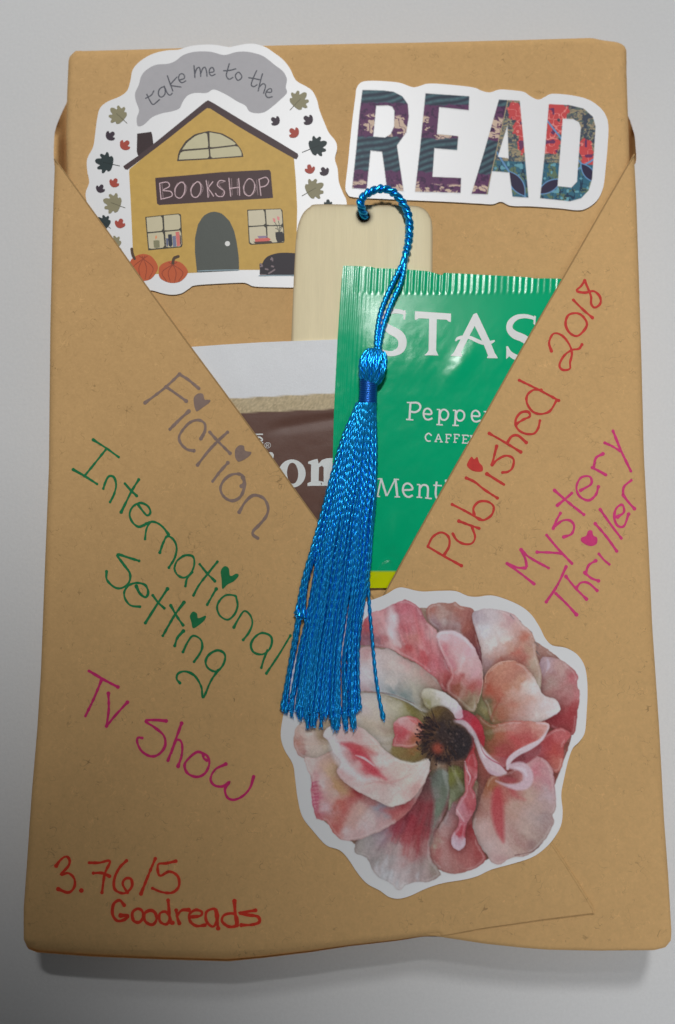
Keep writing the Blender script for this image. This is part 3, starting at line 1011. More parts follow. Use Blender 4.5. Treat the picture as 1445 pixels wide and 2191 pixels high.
BIG = [(0, -.45), (.18, -.44), (.38, -.40), (.5, -.25), (.40, -.14), (.62, -.05), (.66, .1), (.45, .15), (.5, .38), (.36, .45), (.22, .3), (.15, .55)]
BIG = BIG + [(0, .68)] + [(-x, y) for x, y in BIG[:0:-1]]
SML = [(0, -.42), (.3, -.32), (.55, 0), (.45, .25), (.25, .12), (.2, .45)]
SML = SML + [(0, .55)] + [(-x, y) for x, y in SML[:0:-1]]
COL = {'o': (126, 121, 96), 't': (38, 50, 52), 'r': (150, 66, 56), 'd': (54, 44, 54)}


def leaf(cx, cy, R_, sx, sy, c, big):
    """leaf centred at cx, cy (zoom A); its stem points to sx, sy"""
    d = np.array([cx - sx, cy - sy], float); L = np.hypot(*d); up = d / L; rt = np.array([-up[1], up[0]])
    tpl = BIG if big else SML
    P_ = [tuple(np.array([cx, cy]) + rt * x * R_ + up * y * R_) for x, y in tpl]
    o = pr('leaf', 'A', P_, COL[c], bs, n=3, e=EB)
    if big:
        prl('leaf_stem', 'A', [[(cx + up[0] * R_ * 0.15, cy + up[1] * R_ * 0.15), (cx - up[0] * R_ * 0.4, cy - up[1] * R_ * 0.4), (sx, sy)]], 1.2,
            tuple(int(v * 0.7) for v in COL[c]), o, e=EB)


for a in ((225, 425, 80, 270, 466, 'o', 1), (183, 532, 52, 150, 562, 'd', 0), (258, 580, 56, 226, 614, 'r', 0), (160, 670, 84, 232, 686, 't', 1),
          (203, 775, 50, 186, 805, 'r', 0), (132, 805, 46, 118, 832, 'd', 0), (200, 880, 84, 260, 902, 'o', 1), (150, 980, 66, 185, 1008, 't', 1),
          (233, 985, 52, 220, 1022, 'r', 0), (205, 1085, 64, 240, 1115, 'o', 1), (1155, 350, 84, 1110, 398, 'o', 1), (1036, 455, 50, 1068, 478, 'd', 0),
          (1205, 450, 54, 1240, 478, 'd', 0), (1132, 516, 56, 1168, 548, 'r', 0), (1248, 585, 84, 1173, 616, 't', 1), (1213, 705, 50, 1222, 738, 'r', 0),
          (1288, 716, 48, 1308, 748, 'd', 0), (1232, 806, 86, 1172, 840, 'o', 1), (1306, 880, 40, 1308, 930, 't', 0)):
    leaf(*a)
# soft snow edge line under the house
prl('snow_shade', 'A', [[(636, 1228), (740, 1224), (846, 1222)], [(950, 1252), (1040, 1250), (1132, 1250)]], 2.0, (130, 150, 160), bs, e=EB)


# ------------------------------------------------------------------ paint tools for the fine prints
class Canvas:
    def __init__(s, x0, y0, x1, y1, step):
        s.step = step
        s.X, s.Y = np.meshgrid(np.arange(x0, x1, step, dtype=np.float32), np.arange(y0, y1, step, dtype=np.float32))
        s.C = np.full(s.X.shape + (3,), 212.0, np.float32)
        s.C[..., 2] = 215
        s.A = np.zeros(s.X.shape, np.float32)

    def box(s, P, pad):
        x0, y0 = P.min(0) - pad; x1, y1 = P.max(0) + pad
        gx0, gy0 = s.X[0, 0], s.Y[0, 0]
        i0 = max(0, int((y0 - gy0) / s.step)); i1 = min(s.X.shape[0], int((y1 - gy0) / s.step) + 2)
        j0 = max(0, int((x0 - gx0) / s.step)); j1 = min(s.X.shape[1], int((x1 - gx0) / s.step) + 2)
        return slice(i0, i1), slice(j0, j1)

    def petal(s, P, ctrl, soft=2.2, shadow=0.45, sw=7.0, rim=0.12, dark=0.22, dw=2.0, warp=14.0, streak=0.06, cen=None,
              alpha=1.0, seed=0, power=1.25):
        shadow *= 0.42; dark *= 0.38; streak *= 0.6
        P = catmull(P, 3, True)
        b = s.box(P, 34)
        X, Y = s.X[b], s.Y[b]
        wx = (vnoise(X / 16, Y / 16, seed + 1) - .5) * warp + (vnoise(X / 6, Y / 6, seed + 2) - .5) * warp * 0.5
        wy = (vnoise(X / 16, Y / 16, seed + 5) - .5) * warp + (vnoise(X / 6, Y / 6, seed + 6) - .5) * warp * 0.5
        ed = (vnoise(X / 7, Y / 7, seed + 8) - .5) * 2.2
        sd = sdist(X, Y, P) + ed
        out_ = np.clip(-sd, 0, None)
        if shadow:
            f = 1 - shadow * np.exp(-out_ / sw) * s.A[b]
            s.C[b] *= f[..., None]
        num = 0; den = 0
        for x, y, c in ctrl:
            d2 = (X + wx - x) ** 2 + (Y + wy - y) ** 2 + 30.0
            w = 1.0 / d2 ** power
            num = num + w[..., None] * np.array(c, np.float32); den = den + w
        col = num / den[..., None]
        if streak > 0.001:
            cx, cy = cen
            th = np.arctan2(Y - cy, X - cx); r = np.hypot(X - cx, Y - cy)
            st = vnoise(th * 26 + wx * 0.06, r / 55.0, seed + 11) * 0.6 + vnoise(th * 60 + wy * 0.05, r / 38.0, seed + 12) * 0.4 - 0.5
            col = col * (1 + 2 * streak * st[..., None])
            fo = vnoise(th * 6 + wx * 0.03 + seed, r / 90.0, seed + 21)
            col = col * (1 - 0.16 * np.clip(0.42 - fo, 0, 1)[..., None] * np.array([1.0, 1.9, 1.7]))
            col = col + (214 - col) * (0.9 * np.clip(fo - 0.66, 0, .35))[..., None]
        k = np.exp(-np.clip(sd, 0, None) / dw)
        col = col * (1 - dark * k[..., None])
        if rim:
            k2 = np.exp(-((sd - 4.5) / 2.2) ** 2) * (vnoise(X / 24, Y / 24, seed + 15) > 0.45)
            col = col + (225 - col) * rim * 1.6 * k2[..., None]
        a = np.clip(sd / soft + 0.5, 0, 1)[..., None] * alpha
        s.C[b] = s.C[b] * (1 - a) + col * a
        s.A[b] = np.maximum(s.A[b], a[..., 0])

    def stroke(s, pts, w, c, a=0.8, soft=3.0, n=5):
        P3 = np.column_stack([np.array(pts, float), np.full(len(pts), w) if np.isscalar(w) else np.array(w, float)])
        P = catmull(P3, n) if len(pts) > 2 else P3
        P = resample(P, 3.0)
        b = s.box(P[:, :2], P[:, 2].max() + soft * 3)
        X, Y = s.X[b], s.Y[b]
        m = np.full(X.shape, -1e3, np.float32)
        for x, y, r in P:
            m = np.maximum(m, r / 2 - np.hypot(X - x, Y - y))
        k = (np.clip(m / soft + 0.5, 0, 1) * a)[..., None]
        s.C[b] = s.C[b] * (1 - k) + np.array(c, np.float32) * k

    def mesh(s, name, zf, mat, parent, e, pad=1, label=None, amask=None):
        A = s.A if amask is None else amask
        col = np.clip(lin(s.C) / e, 0.002, 0.85)
        white = np.array([0.83, 0.84, 0.86])
        col = white * (1 - A[..., None]) + col * A[..., None]
        m = A > 0.004
        m2 = m.copy()
        for _ in range(pad):
            mm = m2.copy(); mm[1:] |= m2[:-1]; mm[:-1] |= m2[1:]; mm[:, 1:] |= m2[:, :-1]; mm[:, :-1] |= m2[:, 1:]
            m2 = mm
        h, w = m.shape
        cell = m2[:-1, :-1] & m2[1:, :-1] & m2[:-1, 1:] & m2[1:, 1:]
        idx = np.arange(h * w).reshape(h, w)
        q = np.stack([idx[:-1, :-1][cell], idx[1:, :-1][cell], idx[1:, 1:][cell], idx[:-1, 1:][cell]], -1)
        used = np.unique(q); mp = np.full(h * w, -1); mp[used] = np.arange(len(used))
        q = mp[q]
        px = s.X.ravel()[used]; py = s.Y.ravel()[used]
        V = W(px, py, zf(px, py))
        return mk(name, V, q, mat, parent, True, label, col.reshape(-1, 3)[used])


# ------------------------------------------------------------------ READ sticker
rs = thing('read_sticker', 'die-cut white sticker spelling READ in patterned capital letters', 'sticker', sticker_base(1020, 310, T))
out = Z('B', [(105, 92), (130, 62), (180, 55), (260, 58), (330, 66), (392, 88), (430, 82), (470, 70), (550, 72), (700, 88), (745, 105),
              (790, 115), (840, 100), (900, 103), (965, 112), (1000, 135), (1040, 152), (1075, 138), (1110, 122), (1200, 128), (1290, 148),
              (1350, 185), (1387, 230), (1402, 290), (1397, 400), (1388, 500), (1376, 600), (1345, 670), (1290, 712), (1240, 722),
              (1150, 712), (1000, 702), (900, 699), (850, 678), (805, 691), (740, 688), (600, 680), (450, 673), (250, 664), (90, 655),
              (58, 638), (47, 600), (60, 480), (80, 280), (98, 140)])
ZR = Z_STK + 0.00004
sheet('sticker_backing', catmull(out, 4, True), lambda x, y: np.full(np.shape(x), ZR), M['vinyl'], rs, step=16, thick=0.00036, rimstep=3.0)


def read_paint(x, y):
    """pattern printed in the letters, x and y in zoom B"""
    shp = x.shape
    C = np.zeros(shp + (3,), np.float32)

    def put(mask, c):
        mask = np.clip(mask, 0, 1)[..., None]
        C[:] = C * (1 - mask) + np.array(c, np.float32) * mask

    n1 = fbm(x / 40, y / 40, 21); n2 = fbm(x / 14, y / 14, 25)
    yy = y - 0.03 * x + (n1 - .5) * 30
    # left cloth: teal stripes and purple floral bands
    st = 0.5 + 0.5 * np.sin((y + 0.32 * x + 14 * np.sin(x / 60.0)) / 5.2)
    put(np.ones(shp), (38, 47, 62))
    put(st * (0.45 + 0.9 * n2), (66, 96, 104))
    for y0, y1 in ((158, 340), (505, 700)):
        band = np.clip((yy - y0) / 8, 0, 1) * np.clip((y1 - yy) / 8, 0, 1)
        put(band, (84, 46, 82))
        put(band * (n2 > .58), (60, 34, 66))
        cr = fbm(x / 48, y / 30, 31)
        lo = np.clip((yy - (y0 + 58)) / 12, 0, 1)
        bl = band * np.clip((cr - 0.50) / 0.03, 0, 1) * lo
        put(bl, (186, 164, 146))
        ln = np.abs(vnoise(x / 26, y / 26, 33) - 0.5) < 0.035
        put(bl * ln, (96, 60, 92))
    # right cloth
    right = np.clip((x - (882 - 0.225 * (y - 152))) / 4 + 0.5, 0, 1)
    R_ = np.zeros(shp + (3,), np.float32)
    R_[:] = (140, 128, 104)
    L_ = C.copy(); C[:] = R_
    sc1 = fbm(x / 20, y / 9, 41)
    put(np.clip((sc1 - .5) / .03, 0, 1), (84, 96, 92))
    put(np.clip((fbm(x / 30, y / 26, 44) - .56) / .03, 0, 1), (58, 66, 78))
    put(np.abs(vnoise(x / 12, y / 12, 47) - .5) < .05, (62, 66, 84))
    for cx, cy, rx, ry in ((920, 210, 40, 60), (935, 300, 26, 50), (960, 370, 30, 60), (1110, 210, 44, 70), (1120, 300, 50, 60), (1105, 380, 50, 55),
                           (1160, 210, 40, 50), (1285, 400, 40, 46), (1300, 455, 44, 40)):
        d = ((x - cx) / rx) ** 2 + ((y - cy) / ry) ** 2 + (vnoise(x / 16, y / 16, 51) - .5) * 1.1
        put((1 - d) * 6, (180, 66, 68))
    red = (C[..., 0] > 160).astype(np.float32)
    put(red * (np.abs(vnoise(x / 22, y / 17, 55) - .5) < .045), (214, 122, 118))
    put(red * (vnoise(x / 24, y / 24, 58) > .80), (96, 48, 84))
    low = np.clip((y - (462 + 0.045 * (x - 800))) / 6, 0, 1)
    put(low, (46, 92, 112))
    gr = fbm(x / 34, y / 34, 61)
    put(low * np.clip((gr - .50) / .03, 0, 1), (84, 104, 84))
    put(low * (np.abs(vnoise(x / 20, y / 20, 63) - .5) < .05), (30, 52, 74))
    dr = vnoise(x / 17, y / 17, 66)
    put(low * np.clip((dr - .76) / .03, 0, 1), (92, 144, 158))
    for cx, cy, a_, l_, w_ in ((930, 585, 1.0, 74, 30), (1098, 600, -0.55, 70, 26), (1300, 530, 0.9, 60, 24)):
        u = (x - cx) * math.cos(a_) + (y - cy) * math.sin(a_); v = -(x - cx) * math.sin(a_) + (y - cy) * math.cos(a_)
        d = np.abs(v) - w_ * np.clip(1 - (u / l_) ** 2, 0, 1)
        put((6 - d) / 3, (92, 132, 172)); put((-d) / 3, (42, 36, 60))
    put((yy > 0) * (x < 812) * (x > 772) * (y > 215) * (y < 458), (72, 80, 84))
    put((np.abs(x - (882 - 0.225 * (y - 152))) < 5).astype(np.float32), (150, 136, 110))
    Rr = C.copy()
    return L_ * (1 - right[..., None]) + Rr * right[..., None]


LET = [([(135, 103), (240, 105), (295, 112), (340, 135), (368, 175), (373, 240), (360, 320), (312, 388), (328, 500), (346, 622), (262, 620), (250, 520), (236, 420),
         (176, 414), (156, 612), (82, 608), (104, 400), (120, 220)], [(205, 183), (265, 181), (288, 188), (300, 210), (298, 290), (280, 330), (250, 348), (190, 343)]),
       ([(460, 120), (685, 135), (682, 206), (530, 190), (518, 330), (628, 340), (622, 412), (505, 402), (495, 550), (643, 556), (640, 632), (406, 626), (432, 400)], None),
       ([(838, 152), (945, 158), (968, 400), (990, 657), (908, 652), (892, 528), (802, 520), (780, 640), (697, 637), (765, 410)],
        [(882, 285), (888, 455), (832, 447), (858, 360)]),
       ([(1095, 175), (1200, 180), (1275, 198), (1322, 240), (1336, 290), (1328, 420), (1318, 560), (1300, 620), (1262, 660), (1205, 676), (1050, 660), (1074, 430)],
        [(1167, 250), (1220, 252), (1250, 268), (1260, 295), (1252, 400), (1240, 575), (1212, 605), (1140, 598), (1155, 400)])]
for (o_, h_) in LET:
    P = np.array(Z('B', o_))
    c = Canvas(P[:, 0].min() - 3, P[:, 1].min() - 3, P[:, 0].max() + 3, P[:, 1].max() + 3, 1.0)
    sd = sdist(c.X, c.Y, P)
    if h_:
        sd = np.minimum(sd, -sdist(c.X, c.Y, np.array(Z('B', h_))))
    c.A = np.clip(sd / 1.3 + 0.5, 0, 1)
    zx, zy = (c.X - 720) / ZOOM['B'][2], (c.Y - 150) / ZOOM['B'][2]
    c.C = read_paint(zx, zy)
    c.mesh('printed_letter', lambda x, y: np.full(np.shape(x), ZR + 0.00004), M['print'], rs, 0.70)

# ------------------------------------------------------------------ flower sticker
fs = thing('flower_sticker', 'die-cut white sticker of a painted pink and cream flower under the tassel ends', 'sticker',
           sticker_base(930, 1590, T + 0.001))
out = Z('E', [(590, 33), (640, 45), (680, 50), (740, 47), (810, 48), (860, 68), (900, 72), (960, 66), (1020, 82), (1085, 112), (1130, 150), (1165, 205),
              (1185, 245), (1215, 275), (1270, 285), (1315, 310), (1345, 350), (1358, 400), (1362, 470), (1358, 560), (1350, 640), (1325, 680), (1300, 705),
              (1280, 760), (1262, 840), (1252, 900), (1258, 970), (1250, 1030), (1215, 1090), (1170, 1135), (1120, 1165), (1040, 1190), (960, 1212), (900, 1240),
              (840, 1255), (760, 1268), (690, 1290), (620, 1322), (570, 1334), (530, 1325), (495, 1300), (440, 1270), (400, 1225), (360, 1165), (325, 1130),
              (270, 1110), (215, 1050), (170, 990), (150, 910), (140, 830), (130, 770), (95, 710), (80, 650), (90, 570), (110, 490), (130, 380), (160, 280),
              (230, 200), (330, 130), (420, 98), (470, 82), (520, 62), (560, 38)])
sheet('sticker_backing', catmull(out, 4, True), z_flower, M['vinyl'], fs, step=16, thick=0.00034, rimstep=3.5)

fc = Canvas(612, 1272, 1252, 1916, 1.25)
CEN = Z('E', [(745, 690)])[0]
pn = [0]


def pet(outline, ctrl, **k):
    pn[0] += 3
    s_ = ZOOM['E'][2]
    cc = [(560 + x * s_, 1240 + y * s_, c) for x, y, c in ctrl]
    k.setdefault('cen', CEN)
    fc.petal(Z('E', outline), cc, seed=pn[0], **k)


def stk(pts, w, c, a=0.8, soft=3.0):
    s_ = ZOOM['E'][2]
    fc.stroke(Z('E', pts), w * s_ if np.isscalar(w) else [q * s_ for q in w], c, a, soft)


# whole silhouette base
pet([(600, 120), (900, 140), (1120, 240), (1300, 400), (1300, 640), (1210, 900), (1150, 1100), (980, 1160), (800, 1200), (560, 1240), (420, 1130), (300, 1040),
     (220, 960), (200, 780), (160, 680), (200, 560), (330, 330), (430, 180)], [(700, 700, (130, 105, 85)), (1000, 700, (140, 70, 65)), (500, 500, (185, 165, 150))], shadow=0)
pet([(1165, 335), (1200, 322), (1250, 335), (1300, 372), (1322, 405), (1320, 440), (1331, 480), (1320, 560), (1310, 640), (1280, 650), (1220, 625), (1160, 570), (1140, 450)],
    [(1185, 350, (172, 142, 152)), (1250, 370, (178, 138, 134)), (1312, 420, (165, 82, 88)), (1205, 440, (152, 118, 112)), (1280, 450, (155, 100, 98)), (1320, 480, (168, 84, 88)),
     (1290, 560, (150, 62, 66)), (1230, 580, (138, 52, 58)), (1190, 500, (150, 98, 92)), (1290, 620, (150, 66, 68)), (1240, 520, (140, 72, 72))])
stk([(1195, 335), (1200, 360), (1190, 385)], [8, 14, 4], (190, 178, 195), .6)
pet([(1140, 690), (1200, 640), (1250, 618), (1288, 640), (1290, 660), (1265, 690), (1262, 740), (1250, 795), (1222, 806), (1190, 780), (1140, 740)],
    [(1250, 650, (178, 92, 94)), (1200, 690, (155, 62, 66)), (1240, 765, (178, 98, 88)), (1165, 720, (160, 76, 82)), (1225, 720, (170, 70, 66))])
pet([(930, 870), (900, 960), (880, 1020), (885, 1060), (905, 1110), (940, 1148), (960, 1180), (1000, 1190), (1040, 1165), (1100, 1156), (1140, 1135), (1190, 1080), (1222, 1015),
     (1218, 985), (1232, 950), (1226, 880), (1222, 820), (1200, 768), (1160, 740), (1100, 740), (1040, 800), (960, 820)],
    [(900, 1050, (192, 158, 154)), (955, 1110, (186, 154, 152)), (1000, 1165, (168, 116, 116)), (955, 860, (148, 94, 66)), (920, 930, (165, 120, 110)), (1010, 1110, (182, 140, 134)),
     (1050, 950, (176, 138, 126)), (1100, 1050, (178, 150, 140)), (1180, 1000, (152, 128, 128)), (1200, 900, (176, 150, 156)), (1140, 800, (188, 112, 122)), (1205, 840, (186, 132, 138)),
     (1150, 1100, (148, 124, 120)), (1050, 870, (176, 100, 96)), (1110, 900, (182, 148, 134)), (1060, 1130, (175, 140, 132)), (1000, 900, (172, 92, 86)), (1140, 950, (172, 142, 136)), (1040, 830, (120, 60, 60))])
stk([(985, 880), (985, 960), (995, 1040), (1010, 1095)], [30, 52, 38, 8], (172, 58, 66), .75, 10)
stk([(1040, 860), (1060, 900), (1100, 920)], [20, 20, 6], (172, 72, 76), .5, 8)
stk([(1190, 1085), (1150, 1125), (1120, 1140), (1060, 1152)], [4, 8, 4, 5], (92, 62, 62), .8, 2)
pet([(790, 930), (760, 1000), (720, 1060), (702, 1110), (710, 1170), (740, 1210), (790, 1230), (850, 1222), (900, 1205), (930, 1180), (937, 1155), (900, 1090), (880, 1020),
     (890, 960), (905, 850), (850, 800), (800, 790), (785, 860)],
    [(716, 1100, (172, 154, 138)), (760, 1050, (172, 118, 116)), (800, 1100, (160, 80, 80)), (850, 1180, (165, 98, 96)), (800, 1205, (160, 108, 104)), (905, 1150, (155, 74, 74)),
     (870, 1050, (140, 52, 56)), (800, 960, (152, 112, 118)), (860, 960, (150, 60, 64)), (800, 880, (112, 116, 84)), (820, 830, (108, 106, 60)), (740, 1150, (168, 100, 98)), (770, 1010, (150, 118, 120))], dark=.35, shadow=.6)
pet([(395, 1095), (388, 1140), (440, 1165), (460, 1210), (490, 1245), (530, 1265), (560, 1290), (580, 1300), (600, 1280), (640, 1265), (700, 1262), (750, 1235), (735, 1205),
     (708, 1160), (705, 1110), (725, 1050), (760, 990), (780, 930), (775, 850), (700, 820), (660, 880), (600, 960), (500, 1030), (420, 1070)],
    [(410, 1120, (148, 136, 132)), (450, 1100, (150, 136, 138)), (480, 1180, (152, 144, 144)), (520, 1235, (184, 184, 190)), (575, 1280, (182, 174, 176)), (650, 1230, (158, 134, 134)), (720, 1210, (140, 126, 118)),
     (600, 1140, (168, 118, 116)), (560, 1130, (182, 160, 160)), (620, 1010, (132, 50, 62)), (680, 950, (130, 60, 66)), (570, 1050, (145, 70, 84)), (500, 1075, (148, 126, 138)), (700, 880, (120, 84, 84)),
     (690, 1110, (150, 96, 96)), (650, 1050, (148, 60, 66)), (700, 1020, (118, 72, 74)), (600, 1220, (172, 158, 160)), (535, 1170, (178, 166, 168)), (640, 1100, (152, 76, 78)), (590, 1080, (160, 80, 84))],
    streak=.2)
for a in range(12):
    x0 = 560 + a * 14 + random.uniform(-6, 6); y0 = 1040 + random.uniform(-20, 20)
    stk([(x0 + 40 - a * 2, y0 - 60), (x0 + 10, y0), (x0 - 12 + a * 2, y0 + random.uniform(40, 110))], [10, 12, 3], random.choice([(150, 48, 62), (168, 66, 74), (132, 48, 58)]), .45, 6)
for x0, y0, l in ((505, 1210, 60), (540, 1240, 50), (480, 1200, 40), (520, 1180, 50), (565, 1270, 30), (650, 1240, 30)):
    stk([(x0 + 6, y0 - l / 2), (x0, y0), (x0 + 4, y0 + l / 2)], [6, 14, 6], (190, 190, 198), .6, 6)
pet([(705, 830), (740, 790), (790, 810), (788, 880), (772, 940), (745, 1000), (725, 1050), (704, 1110), (712, 1020), (722, 930)],
    [(740, 850, (104, 112, 104)), (750, 950, (106, 116, 102)), (718, 1040, (122, 112, 108)), (768, 880, (98, 106, 92)), (725, 900, (118, 116, 112))], shadow=.1, soft=10, dark=.1, rim=0)
pet([(782, 780), (840, 790), (852, 840), (835, 900), (800, 930), (782, 965), (785, 880)],
    [(800, 820, (112, 114, 62)), (840, 840, (92, 86, 52)), (800, 900, (118, 124, 100)), (830, 880, (96, 98, 74))], shadow=.2, soft=5, dark=.2, rim=0)
pet([(150, 610), (135, 655), (136, 700), (155, 735), (185, 752), (250, 770), (330, 745), (400, 650), (330, 590), (220, 580)],
    [(150, 690, (178, 118, 108)), (200, 650, (208, 190, 182)), (245, 615, (176, 148, 122)), (230, 720, (198, 178, 164)), (280, 700, (205, 182, 158)), (165, 725, (176, 122, 118)), (300, 625, (208, 192, 192)),
     (190, 700, (205, 185, 175)), (265, 660, (168, 140, 112))])
pet([(180, 740), (188, 790), (208, 830), (205, 890), (215, 950), (230, 1000), (270, 1010), (290, 1045), (330, 1086), (390, 1090), (440, 1075), (520, 1040), (600, 985), (650, 920), (690, 830),
     (700, 790), (600, 760), (400, 700), (300, 710), (230, 745)],
    [(205, 770, (202, 178, 174)), (255, 850, (204, 184, 184)), (212, 860, (186, 96, 112)), (222, 930, (188, 90, 112)), (270, 960, (206, 178, 184)), (300, 890, (204, 172, 160)), (335, 940, (188, 98, 90)), (400, 890, (152, 56, 62)),
     (325, 1000, (184, 108, 98)), (300, 1040, (182, 92, 86)), (362, 1062, (200, 176, 178)), (430, 1030, (206, 192, 194)), (410, 970, (200, 160, 148)), (500, 955, (146, 146, 160)), (565, 980, (182, 104, 102)),
     (610, 945, (164, 72, 74)), (520, 1015, (200, 164, 164)), (660, 880, (172, 112, 108)), (295, 800, (196, 160, 128)), (330, 870, (190, 142, 108)), (460, 1000, (204, 190, 188)), (460, 920, (170, 110, 110)), (240, 980, (180, 92, 100)), (380, 1010, (196, 150, 142))])
stk([(300, 830), (330, 870), (380, 900)], [20, 26, 14], (188, 142, 104), .6, 10)
for a in range(8):
    x0 = 218 + random.uniform(-4, 8); y0 = 850 + a * 15
    stk([(x0 - 6, y0), (x0 + random.uniform(8, 24), y0 + random.uniform(-8, 8))], [6, 3], (176, 62, 96), .6, 3)
stk([(400, 870), (360, 950), (330, 1020), (318, 1060)], [50, 34, 20, 8], (176, 74, 74), .4, 14)
stk([(640, 920), (560, 970), (500, 960)], [14, 26, 10], (172, 70, 76), .4, 10)
pet([(380, 480), (430, 472), (500, 478), (560, 495), (620, 520), (690, 560), (730, 640), (720, 720), (690, 750), (640, 768), (580, 760), (540, 738), (500, 700), (450, 660), (390, 640), (240, 620), (200, 560), (300, 480)],
    [(420, 500, (198, 184, 180)), (480, 560, (198, 184, 170)), (450, 600, (192, 174, 154)), (560, 530, (176, 166, 132)), (620, 552, (126, 118, 68)), (590, 540, (148, 138, 92)), (530, 620, (178, 162, 142)),
     (500, 660, (192, 176, 162)), (560, 705, (128, 112, 72)), (620, 745, (112, 102, 62)), (690, 720, (84, 70, 52)), (340, 610, (192, 172, 158)), (640, 700, (126, 96, 66)), (440, 540, (205, 195, 190)), (520, 700, (196, 182, 168)), (300, 600, (176, 150, 124))],
    shadow=.2)
pet([(400, 290), (440, 278), (500, 290), (530, 288), (600, 330), (650, 352), (700, 378), (738, 420), (756, 460), (745, 520), (690, 560), (600, 508), (500, 474), (420, 466), (340, 470), (340, 300)],
    [(440, 296, (192, 142, 142)), (480, 330, (208, 194, 194)), (560, 360, (204, 186, 182)), (540, 425, (198, 188, 184)), (440, 400, (204, 194, 200)), (440, 458, (188, 158, 162)), (640, 390, (192, 168, 158)),
     (725, 430, (176, 140, 132)), (705, 510, (112, 104, 76)), (600, 492, (118, 130, 130)), (540, 468, (112, 128, 134)), (640, 462, (170, 164, 146)), (670, 372, (192, 142, 138)), (600, 345, (196, 150, 148)), (480, 450, (150, 156, 164))],
    shadow=.55, dark=.3)
stk([(500, 478), (560, 492), (620, 516), (668, 548)], [2.5, 3.5, 4, 3], (205, 205, 200), .8, 1.5)
stk([(430, 470), (500, 472), (560, 484), (640, 520)], [3, 3, 3, 3], (120, 60, 60), .6, 2)
pet([(258, 640), (290, 612), (350, 600), (420, 620), (470, 660), (520, 715), (580, 752), (640, 764), (690, 745), (705, 775), (690, 830), (660, 880), (620, 925), (570, 945), (530, 948), (470, 920),
     (400, 885), (350, 850), (318, 812), (316, 790), (330, 762), (300, 720), (284, 682), (262, 660)],
    [(300, 690, (206, 202, 212)), (285, 640, (206, 198, 200)), (345, 640, (202, 160, 158)), (400, 720, (194, 78, 84)), (450, 790, (192, 72, 82)), (400, 665, (200, 150, 148)), (350, 780, (206, 192, 194)), (420, 840, (208, 192, 192)),
     (470, 900, (210, 202, 196)), (550, 925, (208, 196, 190)), (635, 880, (198, 152, 148)), (600, 820, (210, 202, 192)), (685, 790, (204, 192, 190)), (520, 840, (204, 160, 156)), (500, 740, (210, 202, 198)), (440, 640, (208, 184, 178)),
     (645, 775, (204, 194, 186)), (328, 815, (196, 152, 154)), (560, 880, (210, 204, 198)), (480, 700, (206, 182, 172)), (580, 800, (206, 186, 176)), (450, 860, (206, 180, 176))], shadow=.6, dark=.2)
stk([(300, 690), (320, 740), (360, 790), (420, 830), (480, 838)], [36, 44, 34, 16, 4], (208, 202, 208), .7, 9)
stk([(335, 685), (380, 700), (420, 735), (460, 790), (520, 835)], [8, 34, 42, 32, 6], (190, 66, 78), .8, 8)
stk([(370, 690), (440, 715), (480, 730)], [16, 28, 6], (190, 84, 86), .6, 9)
stk([(395, 735), (430, 748), (470, 778)], [4, 10, 4], (210, 200, 208), .85, 3)
stk([(460, 838), (520, 850), (580, 835), (620, 815)], [3, 8, 6, 2], (196, 128, 126), .5, 5)
stk([(430, 855), (500, 845), (560, 858)], [2, 4, 2], (178, 118, 118), .5, 3)
stk([(585, 758), (640, 768), (690, 750)], [6, 9, 8], (212, 208, 202), .8, 4)
# upper petals
pet([(690, 130), (700, 108), (740, 97), (790, 98), (810, 93), (830, 110), (885, 122), (900, 170), (905, 240), (920, 310), (925, 380), (880, 300), (840, 240), (800, 222), (750, 220), (728, 205), (695, 170)],
    [(705, 130, (158, 100, 92)), (755, 135, (166, 134, 128)), (770, 172, (172, 154, 152)), (820, 125, (164, 108, 98)), (870, 140, (160, 104, 98)), (725, 190, (142, 112, 118)), (865, 200, (156, 96, 86)), (895, 240, (142, 78, 74)),
     (810, 195, (160, 134, 134)), (908, 310, (128, 72, 80)), (780, 120, (160, 112, 102))], streak=.16)
pet([(878, 152), (898, 130), (950, 119), (1000, 128), (1060, 150), (1090, 185), (1130, 220), (1146, 270), (1150, 320), (1166, 370), (1169, 440), (1150, 500), (1100, 540), (1000, 500), (940, 440), (922, 380), (918, 300), (895, 220)],
    [(905, 150, (172, 162, 174)), (960, 145, (190, 176, 182)), (935, 215, (194, 194, 204)), (965, 270, (204, 200, 200)), (1000, 215, (202, 192, 194)), (1045, 160, (186, 136, 142)), (1075, 200, (190, 146, 140)), (1105, 240, (180, 106, 92)),
     (1035, 275, (190, 140, 126)), (985, 310, (188, 146, 138)), (1060, 300, (180, 100, 88)), (1120, 290, (180, 140, 122)), (1130, 350, (188, 170, 148)), (1152, 420, (188, 170, 150)), (940, 345, (160, 126, 128)), (1000, 335, (164, 100, 90)),
     (930, 395, (140, 112, 108)), (1140, 250, (168, 128, 118)), (1020, 240, (204, 196, 192)), (1080, 330, (178, 110, 98))])
for x0, y0 in ((1040, 148), (1080, 170), (1125, 215), (1142, 262), (1148, 300)):
    stk([(x0, y0), (x0 + 14, y0 + 16)], [5, 3], (84, 90, 92), .7, 2)
